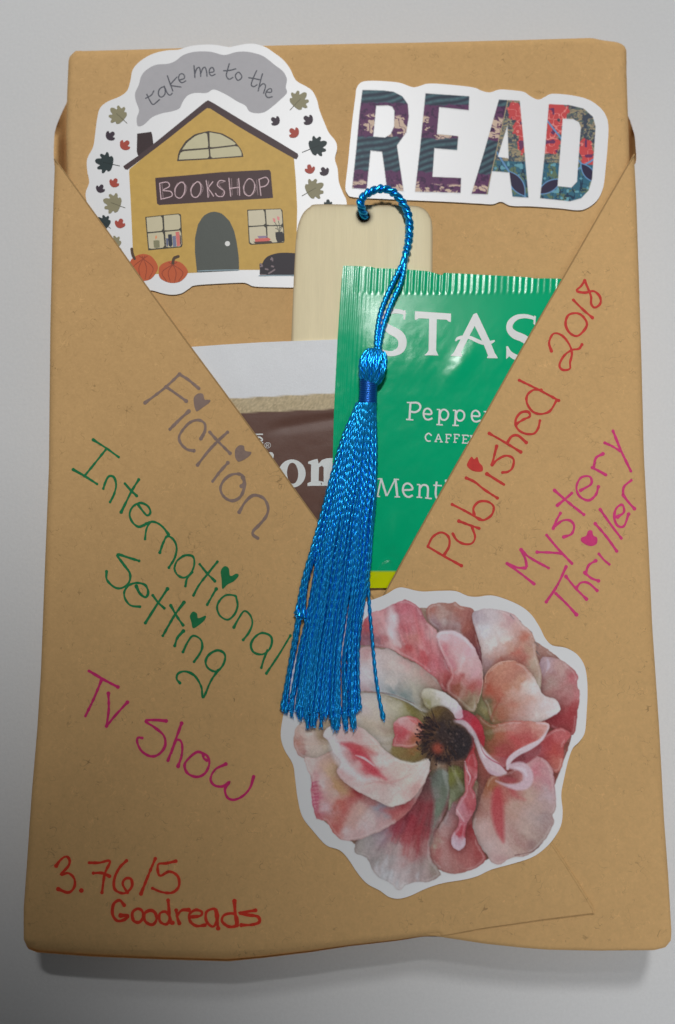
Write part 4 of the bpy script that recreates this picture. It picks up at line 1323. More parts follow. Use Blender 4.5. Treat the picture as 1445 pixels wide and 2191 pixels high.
# the olive hollow right of the centre
pet([(880, 440), (930, 430), (960, 500), (990, 560), (980, 640), (940, 720), (900, 700), (870, 600), (850, 540)],
    [(900, 520, (112, 104, 72)), (940, 520, (138, 130, 96)), (950, 545, (150, 136, 88)), (930, 590, (116, 116, 88)), (920, 660, (112, 94, 62)), (905, 600, (96, 84, 60)), (960, 610, (118, 108, 70))], shadow=0, soft=10, dark=0, rim=0)
pet([(925, 440), (935, 400), (960, 365), (1000, 342), (1050, 338), (1100, 360), (1140, 410), (1170, 470), (1190, 490), (1230, 500), (1250, 542), (1222, 568), (1180, 590), (1140, 600), (1100, 620), (1040, 640), (990, 630),
     (960, 590), (940, 530), (922, 490)],
    [(945, 400, (172, 100, 82)), (1000, 370, (188, 124, 106)), (1050, 365, (190, 124, 108)), (1080, 420, (186, 128, 110)), (955, 455, (166, 82, 66)), (1030, 450, (184, 118, 98)), (1105, 440, (196, 174, 164)), (1050, 520, (178, 112, 98)),
     (1000, 560, (158, 96, 78)), (960, 540, (110, 94, 62)), (1075, 580, (186, 130, 122)), (1150, 560, (204, 190, 188)), (1225, 540, (206, 200, 208)), (1180, 505, (200, 184, 188)), (942, 510, (104, 94, 72)), (1110, 500, (188, 132, 118)),
     (985, 600, (128, 104, 72)), (1120, 545, (194, 156, 152)), (1000, 470, (176, 100, 84)), (1140, 455, (204, 196, 200)), (980, 500, (160, 84, 70))], shadow=.5, dark=.15)
stk([(935, 430), (938, 400), (965, 365), (1005, 344), (1050, 340)], [3, 4, 4, 4, 3], (212, 178, 166), .8, 2)
for a in range(5):
    stk([(1010 - a * 9, 480 + a * 14), (985 - a * 7, 520 + a * 16), (975 - a * 5, 560 + a * 12)], [3, 5, 3], (142, 80, 66), .5, 3)
pet([(900, 560), (960, 605), (1040, 590), (1120, 592), (1180, 594), (1203, 606), (1192, 640), (1160, 680), (1100, 706), (1055, 742), (1030, 775), (1000, 785), (960, 765), (930, 720), (900, 660), (880, 600)],
    [(1060, 615, (188, 116, 110)), (1150, 620, (194, 130, 120)), (1000, 640, (156, 92, 70)), (950, 640, (108, 90, 58)), (1060, 680, (176, 76, 76)), (1000, 720, (160, 74, 74)), (940, 700, (124, 82, 60)), (1120, 670, (172, 78, 78)),
     (1025, 755, (142, 56, 62)), (1185, 612, (198, 138, 132)), (1040, 640, (184, 98, 92)), (975, 680, (140, 86, 64))], shadow=.35)
pet([(1040, 780), (1060, 740), (1110, 708), (1165, 688), (1160, 730), (1120, 760), (1080, 780)],
    [(1080, 745, (112, 54, 60)), (1140, 710, (130, 60, 66)), (1110, 750, (140, 72, 80))], shadow=0, soft=4, dark=0, rim=0)
stk([(1028, 790), (1036, 755), (1070, 725), (1120, 700), (1165, 672), (1192, 635), (1196, 606), (1150, 598)], [12, 22, 24, 24, 14, 7, 6, 3], (206, 190, 202), .9, 3)
stk([(1040, 780), (1085, 782), (1112, 810), (1108, 850), (1070, 866), (1020, 858), (980, 842)], [22, 40, 42, 42, 30, 12, 4], (194, 164, 178), .95, 5)
stk([(1060, 785), (1095, 795), (1108, 820)], [8, 18, 10], (206, 190, 204), .7, 5)
stk([(1060, 838), (1030, 836), (1000, 830)], [14, 22, 14], (150, 66, 74), .6, 6)
pet([(832, 545), (880, 560), (915, 600), (932, 650), (928, 700), (890, 645), (850, 598), (815, 588)],
    [(860, 570, (180, 62, 78)), (900, 600, (184, 52, 66)), (920, 660, (160, 46, 56)), (840, 575, (190, 110, 130))], shadow=.4, rim=.0)
stk([(806, 592), (845, 600), (880, 640), (905, 690), (935, 745), (975, 790), (1018, 806)], [14, 22, 24, 22, 40, 56, 14], (200, 176, 188), .95, 4)
stk([(880, 640), (905, 690), (930, 740)], [8, 8, 12], (214, 204, 212), .7, 4)
stk([(945, 790), (960, 805), (1000, 818)], [6, 16, 4], (176, 134, 156), .6, 6)
stk([(905, 648), (925, 720), (958, 752), (1000, 775), (1022, 800)], [2, 4, 6, 6, 3], (150, 44, 62), .7, 2)
pet([(415, 200), (430, 165), (470, 132), (500, 128), (540, 105), (580, 90), (605, 84), (640, 100), (665, 125), (688, 172), (730, 212), (748, 260), (772, 340), (800, 400), (800, 450), (765, 470), (735, 420), (700, 390), (640, 345),
     (590, 320), (540, 290), (500, 285), (440, 275), (380, 275), (385, 220)],
    [(440, 180, (182, 76, 82)), (430, 240, (128, 88, 100)), (480, 200, (186, 90, 94)), (500, 150, (190, 118, 124)), (545, 160, (208, 190, 200)), (545, 220, (208, 184, 196)), (560, 262, (204, 154, 156)), (510, 255, (172, 84, 88)), (600, 120, (196, 108, 120)),
     (600, 200, (194, 104, 112)), (640, 180, (202, 138, 142)), (640, 250, (198, 122, 118)), (600, 292, (180, 72, 74)), (680, 330, (184, 74, 80)), (705, 240, (208, 152, 158)), (740, 350, (186, 98, 108)), (765, 430, (166, 80, 80)), (460, 268, (128, 98, 108)),
     (660, 140, (196, 120, 130)), (690, 280, (200, 126, 130)), (570, 120, (190, 110, 120))], shadow=.35, streak=.2)
stk([(540, 120), (548, 170), (545, 220), (565, 268)], [22, 40, 40, 12], (214, 204, 212), .6, 12)
stk([(640, 130), (655, 200), (700, 290), (750, 380)], [8, 24, 24, 8], (186, 84, 92), .45, 10)
stk([(572, 262), (580, 280)], [10, 10], (206, 178, 182), .5, 3)
pet([(730, 232), (750, 217), (800, 214), (840, 234), (880, 270), (910, 330), (924, 380), (922, 450), (902, 520), (890, 550), (860, 545), (820, 505), (780, 475), (772, 440), (792, 400), (770, 340), (745, 290)],
    [(760, 232, (210, 182, 192)), (820, 248, (208, 168, 178)), (800, 300, (206, 158, 164)), (830, 330, (210, 186, 190)), (870, 300, (206, 160, 172)), (892, 380, (196, 130, 142)), (800, 390, (188, 96, 96)), (850, 420, (166, 82, 80)),
     (880, 460, (164, 84, 80)), (822, 460, (134, 78, 64)), (865, 512, (136, 122, 98)), (758, 300, (194, 112, 120)), (908, 430, (182, 104, 106)), (785, 350, (196, 124, 134)), (840, 280, (206, 164, 170)), (830, 370, (208, 172, 174)), (890, 510, (150, 134, 112))],
    shadow=.45, dark=.15)
stk([(735, 240), (750, 222), (800, 222), (845, 246), (880, 285)], [8, 14, 16, 14, 5], (216, 196, 208), .7, 5)
stk([(922, 385), (922, 450), (904, 515)], [4, 4, 4], (214, 184, 170), .7, 2)
stk([(740, 255), (752, 290), (768, 330)], [3, 4, 3], (214, 190, 198), .7, 2)
pet([(668, 470), (690, 454), (740, 461), (790, 488), (830, 528), (842, 576), (812, 582), (800, 560), (775, 538), (735, 530), (705, 545), (680, 520)],
    [(695, 470, (188, 182, 162)), (755, 488, (206, 202, 204)), (820, 540, (206, 198, 212)), (690, 520, (138, 132, 98)), (832, 572, (206, 166, 182)), (730, 510, (170, 164, 140)), (785, 515, (208, 204, 212))], shadow=.5, dark=.1)
stk([(800, 584), (825, 585), (842, 572), (838, 545)], [3, 4, 4, 3], (188, 60, 90), .7, 2)
# bud, red ribbon and dark eye of the flower
pet([(549, 610), (570, 582), (610, 570), (650, 580), (680, 610), (690, 660), (660, 690), (620, 705), (580, 700), (546, 694), (556, 650)],
    [(578, 600, (204, 134, 138)), (620, 580, (206, 118, 120)), (566, 640, (186, 70, 80)), (602, 632, (192, 74, 84)), (660, 620, (186, 106, 88)), (640, 670, (160, 100, 72)), (580, 682, (188, 110, 110)), (640, 600, (202, 106, 108)), (615, 655, (200, 130, 130))],
    shadow=.5)
pet([(548, 700), (580, 702), (630, 706), (680, 680), (700, 700), (690, 745), (640, 760), (590, 752), (545, 728)],
    [(570, 720, (128, 112, 72)), (640, 735, (112, 100, 62)), (690, 710, (76, 62, 50)), (640, 710, (150, 104, 66))], shadow=0, soft=8, dark=0, rim=0)
pet([(880, 655), (892, 690), (890, 720), (902, 770), (902, 820), (882, 870), (896, 905), (892, 960), (862, 1010), (852, 1060), (852, 1108), (830, 1132), (802, 1122), (792, 1090), (800, 1058), (820, 1030), (824, 1000), (810, 970), (825, 925),
     (850, 885), (846, 800), (850, 760), (868, 720), (872, 690)],
    [(880, 700, (160, 58, 60)), (880, 780, (174, 66, 72)), (868, 850, (176, 82, 88)), (875, 920, (176, 84, 90)), (838, 955, (196, 134, 146)), (850, 990, (188, 122, 130)), (812, 1100, (192, 166, 184)), (828, 1060, (174, 58, 70)), (838, 1112, (188, 156, 174)),
     (882, 950, (164, 70, 78)), (828, 930, (186, 116, 126))], shadow=.55, dark=.15)
stk([(872, 700), (884, 760), (880, 840), (874, 900)], [10, 14, 14, 8], (150, 60, 66), .35, 8)
stk([(850, 760), (858, 795), (872, 825), (866, 855)], [4, 7, 6, 3], (210, 184, 196), .9, 2.5)
stk([(815, 962), (830, 985), (845, 1010)], [4, 6, 3], (212, 176, 190), .8, 3)
stk([(806, 1060), (800, 1095), (815, 1118), (840, 1112), (848, 1085)], [5, 12, 12, 10, 5], (196, 170, 188), .8, 4)
pet([(696, 552), (735, 530), (778, 540), (800, 572), (812, 600), (850, 622), (882, 668), (872, 712), (846, 748), (800, 758), (770, 768), (722, 752), (694, 700), (680, 640), (684, 585)],
    [(735, 555, (104, 84, 52)), (780, 565, (78, 62, 50)), (760, 620, (56, 46, 48)), (820, 660, (50, 42, 46)), (720, 620, (66, 52, 48)), (760, 720, (60, 46, 46)), (840, 700, (48, 42, 46)), (700, 670, (84, 56, 46)), (700, 560, (112, 98, 66))],
    shadow=.25, soft=9, dark=0, rim=0, warp=16, streak=0)
cxE, cyE = 768, 655
for a in range(330):
    th = random.choice([random.uniform(2.5, 4.2), random.uniform(0.9, 2.4), random.uniform(2.2, 4.0)]); r0 = random.uniform(40, 92); r1 = r0 + random.uniform(12, 40)
    ex = 1.05 if math.cos(th) < 0 else 0.95
    r1 = min(r1, 120)
    p0 = (cxE + r0 * math.cos(th) * ex, cyE + r0 * math.sin(th) * 1.05); p1 = (cxE + r1 * math.cos(th + random.uniform(-.12, .12)) * ex, cyE + r1 * math.sin(th + random.uniform(-.12, .12)) * 1.05)
    stk([p0, p1], [6, 3], random.choice([(44, 34, 38), (50, 38, 40), (76, 54, 44), (60, 46, 46), (36, 30, 36), (96, 70, 52)]), .75, 1.6)
    if random.random() < .22:
        stk([p1, (p1[0] + 2, p1[1] + 2)], [7, 6], (46, 34, 40), .8, 1.6)
stk([(735, 705), (737, 707)], [56, 56], (104, 56, 48), .6, 10)
stk([(735, 705), (737, 707)], [36, 34], (156, 74, 58), .75, 9)
for a in range(60):
    th = random.uniform(0, 6.283); r = random.uniform(6, 70)
    stk([(790 + r * math.cos(th), 650 + r * math.sin(th)), (792 + r * math.cos(th), 653 + r * math.sin(th))], [6, 6], random.choice([(80, 70, 76), (36, 30, 34), (100, 84, 78)]), .5, 2)
for a in range(14):
    x0 = 775 + a * 6
    stk([(x0, 765), (x0 + random.uniform(-4, 4), 790 + random.uniform(0, 16))], [4, 3], (70, 52, 40), .7, 2)
g_ = (vnoise(fc.X / 1.7, fc.Y / 1.7, 71) - .5) * 13 + (vnoise(fc.X / 3.4, fc.Y / 3.4, 73) - .5) * 9
fc.C += g_[..., None] * fc.A[..., None]
lum_ = fc.C.mean(-1, keepdims=True)
fc.C = lum_ + (fc.C - lum_) * 0.90
fc.C = fc.C * 0.90 + 25 * np.clip((fc.C - 45) / 90, 0, 1)
fc.mesh('printed_flower', lambda x, y: z_flower(x, y) + 0.00007, M['print'], fs, 0.72)

# ------------------------------------------------------------------ wooden bookmark
bk = thing('wooden_bookmark', 'pale plywood bookmark with rounded corners and a punched hole', 'bookmark', sticker_base(780, 560, T))
BO = np.array(Z('C', [(116, 300), (122, 250), (132, 208), (152, 165), (182, 138), (215, 125), (400, 127), (600, 130), (680, 133), (720, 148), (745, 180), (756, 222),
                      (758, 300), (757, 420), (754, 700), (748, 1100), (700, 1300), (60, 1300), (72, 1100), (95, 770), (106, 500)]))
corner = catmull(BO[:13], 4)
BOs = np.vstack([corner, BO[13:]])
HC = Z('C', [(438, 183)])[0]
hole = [(HC[0] + 12.0 * math.cos(a), HC[1] + 11.5 * math.sin(a)) for a in np.linspace(0, 2 * math.pi, 26, endpoint=False)]


def bm_col(px, py):
    d = dist_poly(px, py, resample(BOs, 6, True)); dh = dist_poly(px, py, np.array(hole))
    base = np.array(alb((221, 208, 172), 0.80)); burn = np.array(alb((120, 92, 56), 0.80)); dk = np.array([0.02, 0.013, 0.008])
    k = np.exp(-d / 2.2)[:, None] * 0.75
    c = base * (1 - k) + burn * k
    k = (np.exp(-d / 14.0) * 0.18)[:, None]; c = c * (1 - k) + burn * k
    k = np.exp(-(dh / 5.0) ** 1.5)[:, None] * 0.9
    c = c * (1 - k) + dk * k
    g = (1 + 0.03 * (vnoise(px / 5.5, py / 120, 81) - .5) * 2 + 0.02 * (vnoise(px / 14, py / 200, 83) - .5) * 2)[:, None]
    return c * g


o = sheet('wooden_blank', BOs, lambda x, y: np.full(np.shape(x), Z_BM), M['wood'], bk, step=5, thick=0.0013, colf=bm_col, holes=[np.array(hole)], rimstep=3)

# ------------------------------------------------------------------ brown drink packet
bp = thing('brown_packet', 'brown foil drink sachet with a blank white top band, tucked behind the green tea packet', 'sachet', sticker_base(560, 900, T))
BP = np.array(Z('D', [(75, 128), (300, 112), (550, 97), (800, 87), (1050, 78), (1300, 72), (1320, 500), (1310, 1290), (905, 1296), (500, 1200), (150, 700), (-60, 400), (-110, 140)]))


def bp_col(px, py):
    x = (px - 380) / ZOOM['D'][2]; y = (py - 700) / ZOOM['D'][2]
    t1 = 462 - 0.053 * (x - 305) + 0 * y; t2 = 553 - 0.041 * (x - 390)
    wh = np.array([0.80, 0.82, 0.85]); tan = np.array(alb((176, 160, 128), 0.8)); br = np.array(alb((92, 65, 56), 0.76))
    a = np.clip((y - t1) / 4 + .5, 0, 1)[:, None]; b = np.clip((y - t2) / 4 + .5, 0, 1)[:, None]
    tex = (vnoise((x + 1.2 * y) / 9, (y - .5 * x) / 5, 91) - .5) * .42 + (vnoise(x / 4, y / 4, 92) - .5) * .3
    c = wh * (1 - a) + tan * (1 + tex[:, None]) * a
    lum = 1 + 0.10 * (vnoise(px / 2.5, py / 2.5, 95) - .5)
    return c * (1 - b) + br * lum[:, None] * b


sheet('sachet_film', BP, z_brown, M['brown'], bp, step=3.2, thick=0.0004, colf=bp_col, rimstep=4)
INKW = material('white_print', (0.74, 0.77, 0.76), 0.4, 0.45, mottle=0.03, mscale=1500, bump=0.1, bscale=2400)


def ring(cx, cy, rx, ry, tilt=0, n=30):
    c_, s_ = math.cos(tilt), math.sin(tilt)
    return [(cx + rx * math.cos(a) * c_ - ry * math.sin(a) * s_, cy + rx * math.cos(a) * s_ + ry * math.sin(a) * c_) for a in np.linspace(0, 2 * math.pi, n, endpoint=False)]


zb = lambda x, y: z_brown(x, y) + 0.00004
ink_poly('printed_letter', [Z('D', ring(738, 943, 88, 91)), Z('D', ring(742, 941, 36, 68, -0.05))], zb, INKW, bp)
nP = catmull(Z('D', [(842, 866), (870, 856), (903, 848), (909, 880), (930, 856), (960, 845), (1000, 842), (1060, 860), (1062, 1020), (925, 1022), (922, 1003), (942, 995), (942, 905), (932, 892),
                     (912, 902), (909, 990), (930, 1004), (930, 1021), (838, 1023), (838, 1004), (860, 995), (861, 884), (842, 880)]), 2, True)
ink_poly('printed_letter', [[tuple(p) for p in Z('D', [(842, 866), (870, 856), (903, 848), (909, 880), (930, 856), (960, 845), (1000, 842), (1040, 850), (1042, 1020), (925, 1022), (922, 1003), (942, 995), (942, 905), (932, 892),
                     (912, 902), (909, 990), (930, 1004), (930, 1021), (838, 1023), (838, 1004), (860, 995), (861, 884), (842, 880)])]], zb, INKW, bp)
ink_poly('printed_letter', [Z('D', ring(600, 828, 21, 24))], zb, INKW, bp)
ink_poly('printed_letter', [Z('D', [(560, 880), (612, 868), (640, 890), (640, 1010), (560, 1010)])], zb, INKW, bp)
s = Strokes(zb)
s.line(Z('D', [(500, 691), (525, 690), (551, 690)]), 3.0, caps=False)
s.build('printed_letter', INKW, bp)
s = Strokes(zb)
s.line(Z('D', [(510, 735), (546, 730), (540, 715), (520, 708), (500, 725), (505, 750), (530, 755), (548, 745)]), 3.4)
s.line(Z('D', [(518, 752), (540, 772), (550, 768)]), 3.0)
s.build('printed_letter', INKW, bp)
s = Strokes(zb)
s.line(Z('D', ring(581, 761, 19, 18, n=14)), 0.9, closed=True)
s.line(Z('D', [(574, 772), (574, 751), (586, 751), (588, 759), (575, 762)]), 1.0, smooth=False)
s.line(Z('D', [(581, 762), (589, 772)]), 1.0, smooth=False)
s.build('trademark_symbol', INKW, bp)

# ------------------------------------------------------------------ green tea packet
gp = thing('green_packet', 'glossy green peppermint tea packet tucked in the V of the flaps', 'tea packet', sticker_base(900, 850, T))
GT = Z('C', [(338, 413), (400, 414), (478, 419), (485, 424), (560, 426), (640, 430), (740, 439), (800, 457), (812, 446), (900, 450), (1000, 456), (1110, 461), (1220, 468), (1225, 472), (1300, 472), (1365, 474), (1450, 480)])
GP = np.array(GT + [(1262, 900), (1230, 1262)] + [(1000, 1259), (830, 1258), (795, 1258), (700, 1256)] + Z('C', [(272, 1640), (285, 1489), (295, 1100), (312, 760), (325, 560), (331, 480)]))


def gp_col(px, py):
    gr = np.array((0.0, 0.445, 0.195)); ye = np.array(alb((186, 194, 0), 0.76))
    a = np.clip((py - 1222.5) / 1.5 + .5, 0, 1)[:, None]
    f = 1 + 0.08 * (fbm(px / 40, py / 40, 101) - .5)
    return (gr * (1 - a) + ye * a) * f[:, None]


# the visible film is one dense surface
GPs = resample(GP, 4, True)
sheet('packet_film', GP, z_green, M['green'], gp, step=2.4, thick=0.0004, colf=gp_col, rimstep=2.4)
zg = lambda x, y: z_green(x, y) + 0.00005


def glyph(zk, strokes=(), polys=(), w=3.0, name='printed_letter'):
    s = Strokes(zg)
    for st in strokes:
        ww = w
        if isinstance(st, tuple):
            st, ww = st
        cl = False
        if st[0] == 'o':
            cl = True; st = st[1:]
        s.line(Z(zk, st), ww, closed=cl, caps=False, smooth=len(st) > 2)
    for p in polys:
        s.poly([tuple(q) for q in resample(Z(zk, p), 2.5, True)])
    return s.build(name, INKW, gp)


# STAS
glyph('P', [([(245, 262), (215, 244), (160, 238), (105, 250), (75, 295), (82, 345), (135, 385), (195, 420), (222, 470), (210, 530), (160, 562), (100, 562), (50, 540), (30, 500)],
             [6, 9, 10, 12, 14, 15, 18, 19, 18, 16, 12, 10, 8, 4])], [[(232, 232), (246, 230), (243, 305), (228, 300)]])
glyph('P', [], [[(318, 238), (598, 256), (596, 322), (578, 318), (566, 304), (487, 300), (482, 540), (500, 580), (392, 578), (410, 562), (424, 540), (428, 296), (348, 292), (330, 304), (318, 306)]])
glyph('P', [([(632, 468), (650, 448), (690, 440), (740, 440), (790, 462), (840, 482), (890, 482), (925, 470), (934, 462)], [3, 6, 8, 7, 8, 8, 8, 5, 2])],
      [[(770, 262), (796, 250), (820, 300), (900, 470), (935, 560), (962, 602), (872, 600), (884, 582), (868, 540), (838, 468), (780, 352), (735, 438), (694, 520), (674, 556), (684, 586), (594, 584), (620, 556), (648, 500), (700, 400)]])
glyph('P', [([(1248, 300), (1215, 284), (1160, 276), (1100, 288), (1056, 330), (1052, 380), (1090, 420), (1150, 445), (1200, 480), (1225, 530), (1205, 580), (1150, 605), (1090, 590), (1050, 560), (1030, 510)],
             [5, 8, 9, 11, 13, 14, 17, 17, 17, 17, 14, 12, 12, 10, 4])], [[(1240, 272), (1254, 275), (1248, 345), (1234, 338)], [(1026, 506), (1038, 520), (1044, 590), (1024, 608)]])
# Peppe(r)
glyph('P', [[(284, 945), (276, 1072)], ([(256, 944), (306, 944)], 2.6), ([(250, 1074), (306, 1078)], 3.0), [(284, 946), (335, 946), (360, 968), (352, 1000), (322, 1018), (282, 1014)]], w=4.4)
for cx, cy in ((418, 1032), (790, 1048)):
    glyph('P', [[(cx - 30, cy - 1), (cx + 26, cy + 1), (cx + 22, cy - 28), (cx, cy - 42), (cx - 24, cy - 32), (cx - 33, cy), (cx - 22, cy + 34), (cx + 6, cy + 44), (cx + 36, cy + 32)]], w=3.8)
for cx, cy in ((508, 1038), (632, 1044)):
    glyph('P', [[(cx + 2, cy - 40), (cx - 4, cy + 74)], ([(cx - 20, cy - 40), (cx + 4, cy - 40)], 2.6), ([(cx - 24, cy + 76), (cx + 26, cy + 78)], 3.0),
                ['o', (cx + 4, cy), (cx + 18, cy - 34), (cx + 44, cy - 38), (cx + 66, cy - 18), (cx + 66, cy + 16), (cx + 44, cy + 40), (cx + 16, cy + 34)]], w=3.8)
glyph('P', [[(868, 1014), (866, 1090)], ([(850, 1014), (872, 1014)], 2.6), [(868, 1040), (884, 1018), (905, 1012)], ([(850, 1092), (892, 1092)], 3.0)], w=3.8)
# CAFFE
glyph('P', [[(448, 1200), (425, 1182), (404, 1196), (400, 1218), (414, 1240), (440, 1242)]], w=3.0)
glyph('P', [[(478, 1244), (500, 1186)], [(500, 1186), (524, 1246)], [(486, 1226), (514, 1226)], [(470, 1246), (490, 1246)], [(512, 1248), (534, 1248)]], w=2.4)
for cx in (560, 624):
    glyph('P', [[(cx + 4, 1190), (cx + 2, 1250)], [(cx - 6, 1190), (cx + 38, 1192)], [(cx + 4, 1220), (cx + 28, 1221)], [(cx - 8, 1250), (cx + 16, 1252)], [(cx + 36, 1190), (cx + 36, 1206)]], w=2.5)
glyph('P', [[(694, 1196), (692, 1256)], [(682, 1196), (730, 1198)], [(694, 1226), (720, 1227)], [(682, 1256), (732, 1258)], [(730, 1196), (730, 1210)], [(732, 1244), (732, 1258)]], w=2.5)
glyph('P', [[(754, 1200), (752, 1262)], [(742, 1200), (766, 1200)], [(742, 1262), (766, 1262)]], w=2.5)
# Menti
glyph('Q', [([(420, 140), (378, 340)], 3.2), ([(424, 142), (486, 340)], 4.4), ([(490, 340), (588, 142)], 3.0), ([(592, 142), (614, 345)], 4.8), ([(382, 136), (436, 136)], 2.8), ([(572, 142), (634, 144)], 2.8),
            ([(344, 344), (408, 346)], 2.8), ([(582, 350), (646, 352)], 2.8)], w=4)
glyph('Q', [[(688, 270), (790, 262), (780, 215), (735, 190), (695, 212), (680, 270), (700, 325), (745, 352), (798, 332)]], w=4.2)
glyph('Q', [[(882, 205), (876, 350)], ([(848, 204), (884, 206)], 2.8), ([(842, 354), (910, 358)], 3.0), [(882, 250), (915, 212), (958, 214), (978, 250), (974, 362)], ([(945, 362), (1024, 372)], 3.0)], w=4.2)
glyph('Q', [[(1082, 168), (1070, 300), (1078, 358), (1100, 372), (1130, 360)], ([(1042, 212), (1144, 218)], 3.0)], w=4.2)
s = Strokes(zg); s.dot(Z('Q', [(1196, 162)])[0], 3.2); s.line(Z('Q', [(1196, 225), (1188, 370)]), 4); s.build('printed_letter', INKW, gp)
s = Strokes(zg); s.dot(Z('Q', [(990, 556)])[0], 2.6); s.build('printed_mark', INKW, gp)

# ------------------------------------------------------------------ tassel
ts = thing('blue_tassel', 'shiny bright blue tassel tied through the bookmark hole and hanging over the packets', 'tassel',
           sticker_base(780, 790, T))


def frames(P):
    t = np.gradient(P, axis=0); t /= np.linalg.norm(t, axis=1)[:, None] + 1e-12
    up = np.array([0, 0, 1.0]); s_ = np.cross(t, up); n_ = np.linalg.norm(s_, axis=1)[:, None]
    s_ = np.where(n_ > 1e-3, s_ / (n_ + 1e-12), [1, 0, 0])
    u = np.cross(s_, t)
    return t, s_, u


def rope_mesh(P, r, pitch, plies=2, depth=0.30, nv=10, taper=None, phase=0.0):
    """a twisted thread: lobed section turning along the path"""
    t, s_, u = frames(P)
    d = np.r_[0, np.cumsum(np.linalg.norm(np.diff(P, axis=0), axis=1))]
    a = np.linspace(0, 2 * math.pi, nv, endpoint=False)
    V = []
    for i in range(len(P)):
        tw = 2 * math.pi * d[i] / pitch + phase
        rr = r * (1 if taper is None else taper(i / (len(P) - 1)))
        rad = rr * (1 - depth / 2 + depth * np.abs(np.cos(plies * (a - tw) / 2)) ** 0.8)
        V.append(P[i] + rad[:, None] * (np.cos(a)[:, None] * s_[i] + np.sin(a)[:, None] * u[i]))
    V = np.vstack(V); n = len(P); F_ = []
    idx = np.arange(n * nv).reshape(n, nv)
    q = np.stack([idx[:-1], np.roll(idx, -1, 1)[:-1], np.roll(idx, -1, 1)[1:], idx[1:]], -1).reshape(-1, 4)
    return V, q[:, ::-1]


def path3(pts, zs, step_px=2.2):
    """px path with heights -> dense world path"""
    P = catmull(np.column_stack([pts, zs]), 8)
    P = resample(P, step_px)
    return W(P[:, 0], P[:, 1], P[:, 2])


PX = 1 / 7909.0
SATIN = M['satin']


def zstack(px, py):
    """top of whatever lies under the tassel at a traced point"""
    px = np.asarray(px, float); py = np.asarray(py, float)
    z = np.full(px.shape, ZR + 0.0003)
    bmk = (py > 437) & (px < 925)
    z = np.where(bmk, Z_BM, z)
    gi = inside(px, py, GPs); z = np.where(gi, z_green(px, py), z)
    li = inside(px, py, LEFT); ri = inside(px, py, RIGHT)
    z = np.where(ri, z_right(px, py), z); z = np.where(li, z_left(px, py), z)
    return z


def zskirt(px, py):
    return z_left(px, py) + 0.0005


# double cord from the hole to the head
cord = Z('C', [(440, 192), (434, 168), (424, 140), (420, 112), (440, 82), (480, 60), (525, 52), (568, 66), (605, 102), (634, 150), (648, 205), (648, 265), (640, 320), (628, 370)])
zc = [T + 0.0008, T + 0.0030, T + 0.0046, T + 0.0054, T + 0.0056, T + 0.0054, T + 0.0050, T + 0.0046, T + 0.0040, T + 0.0036, T + 0.0034, T + 0.0034, T + 0.0036, T + 0.0040]
tail1 = Z('C', [(604, 425), (572, 490), (540, 560), (514, 630), (500, 700), (494, 760), (494, 815)])
tail2 = Z('C', [(624, 430), (606, 500), (574, 570), (545, 640), (524, 705), (512, 765), (506, 815)])
for k, tail in enumerate((tail1, tail2)):
    pts = cord + tail
    P = resample(catmull(np.column_stack([pts, list(zc) + [T + 0.0042, T + 0.0042, T + 0.0042, T + 0.0044, T + 0.0048, T + 0.0052, T + 0.0054]]), 8), 2.0)
    nc = P[:, 1]
    tz = zstack(P[:, 0], P[:, 1]) + 4.6 * PX
    ncord = int(np.argmin(np.hypot(P[:, 0] - cord[-1][0], P[:, 1] - cord[-1][1])))
    ii = np.arange(len(P))
    mixk = np.clip((ii - ncord + 12) / 26.0, 0, 1)
    zz = P[:, 2]
    Pw = W(P[:, 0], P[:, 1], zz)
    t, s_, u = frames(Pw)
    dd = np.r_[0, np.cumsum(np.linalg.norm(np.diff(Pw, axis=0), axis=1))]
    ph = 2 * math.pi * dd / (30 * PX) + k * math.pi
    amp = 4.2 * PX * (1 - mixk)
    Pw = Pw + (np.cos(ph) * amp)[:, None] * s_ + (np.sin(ph) * amp)[:, None] * u
    V, q = rope_mesh(Pw, 4.8 * PX, 26 * PX, 2, 0.5, 14, phase=k)
    mk('cord', V, q, SATIN, ts)


def lathe_mesh(cpts, radii, nv, lobes, depth, flat_=0.8, twist=0.0, along=0.0):
    t, s_, u = frames(cpts)
    a = np.linspace(0, 2 * math.pi, nv, endpoint=False); V = []
    for i, (c, r) in enumerate(zip(cpts, radii)):
        f = i / (len(cpts) - 1)
        rad = r * (1 - depth * (0.5 - 0.5 * np.cos(lobes * a + twist * f)))
        rad = rad * (1 + along * math.sin(f * math.pi * 2 * 9))
        V.append(c + rad[:, None] * (np.cos(a)[:, None] * s_[i] + flat_ * np.sin(a)[:, None] * u[i]))
    V = np.vstack(V); n = len(cpts)
    idx = np.arange(n * nv).reshape(n, nv)
    q = np.stack([idx[:-1], np.roll(idx, -1, 1)[:-1], np.roll(idx, -1, 1)[1:], idx[1:]], -1).reshape(-1, 4)
    return V, q[:, ::-1]


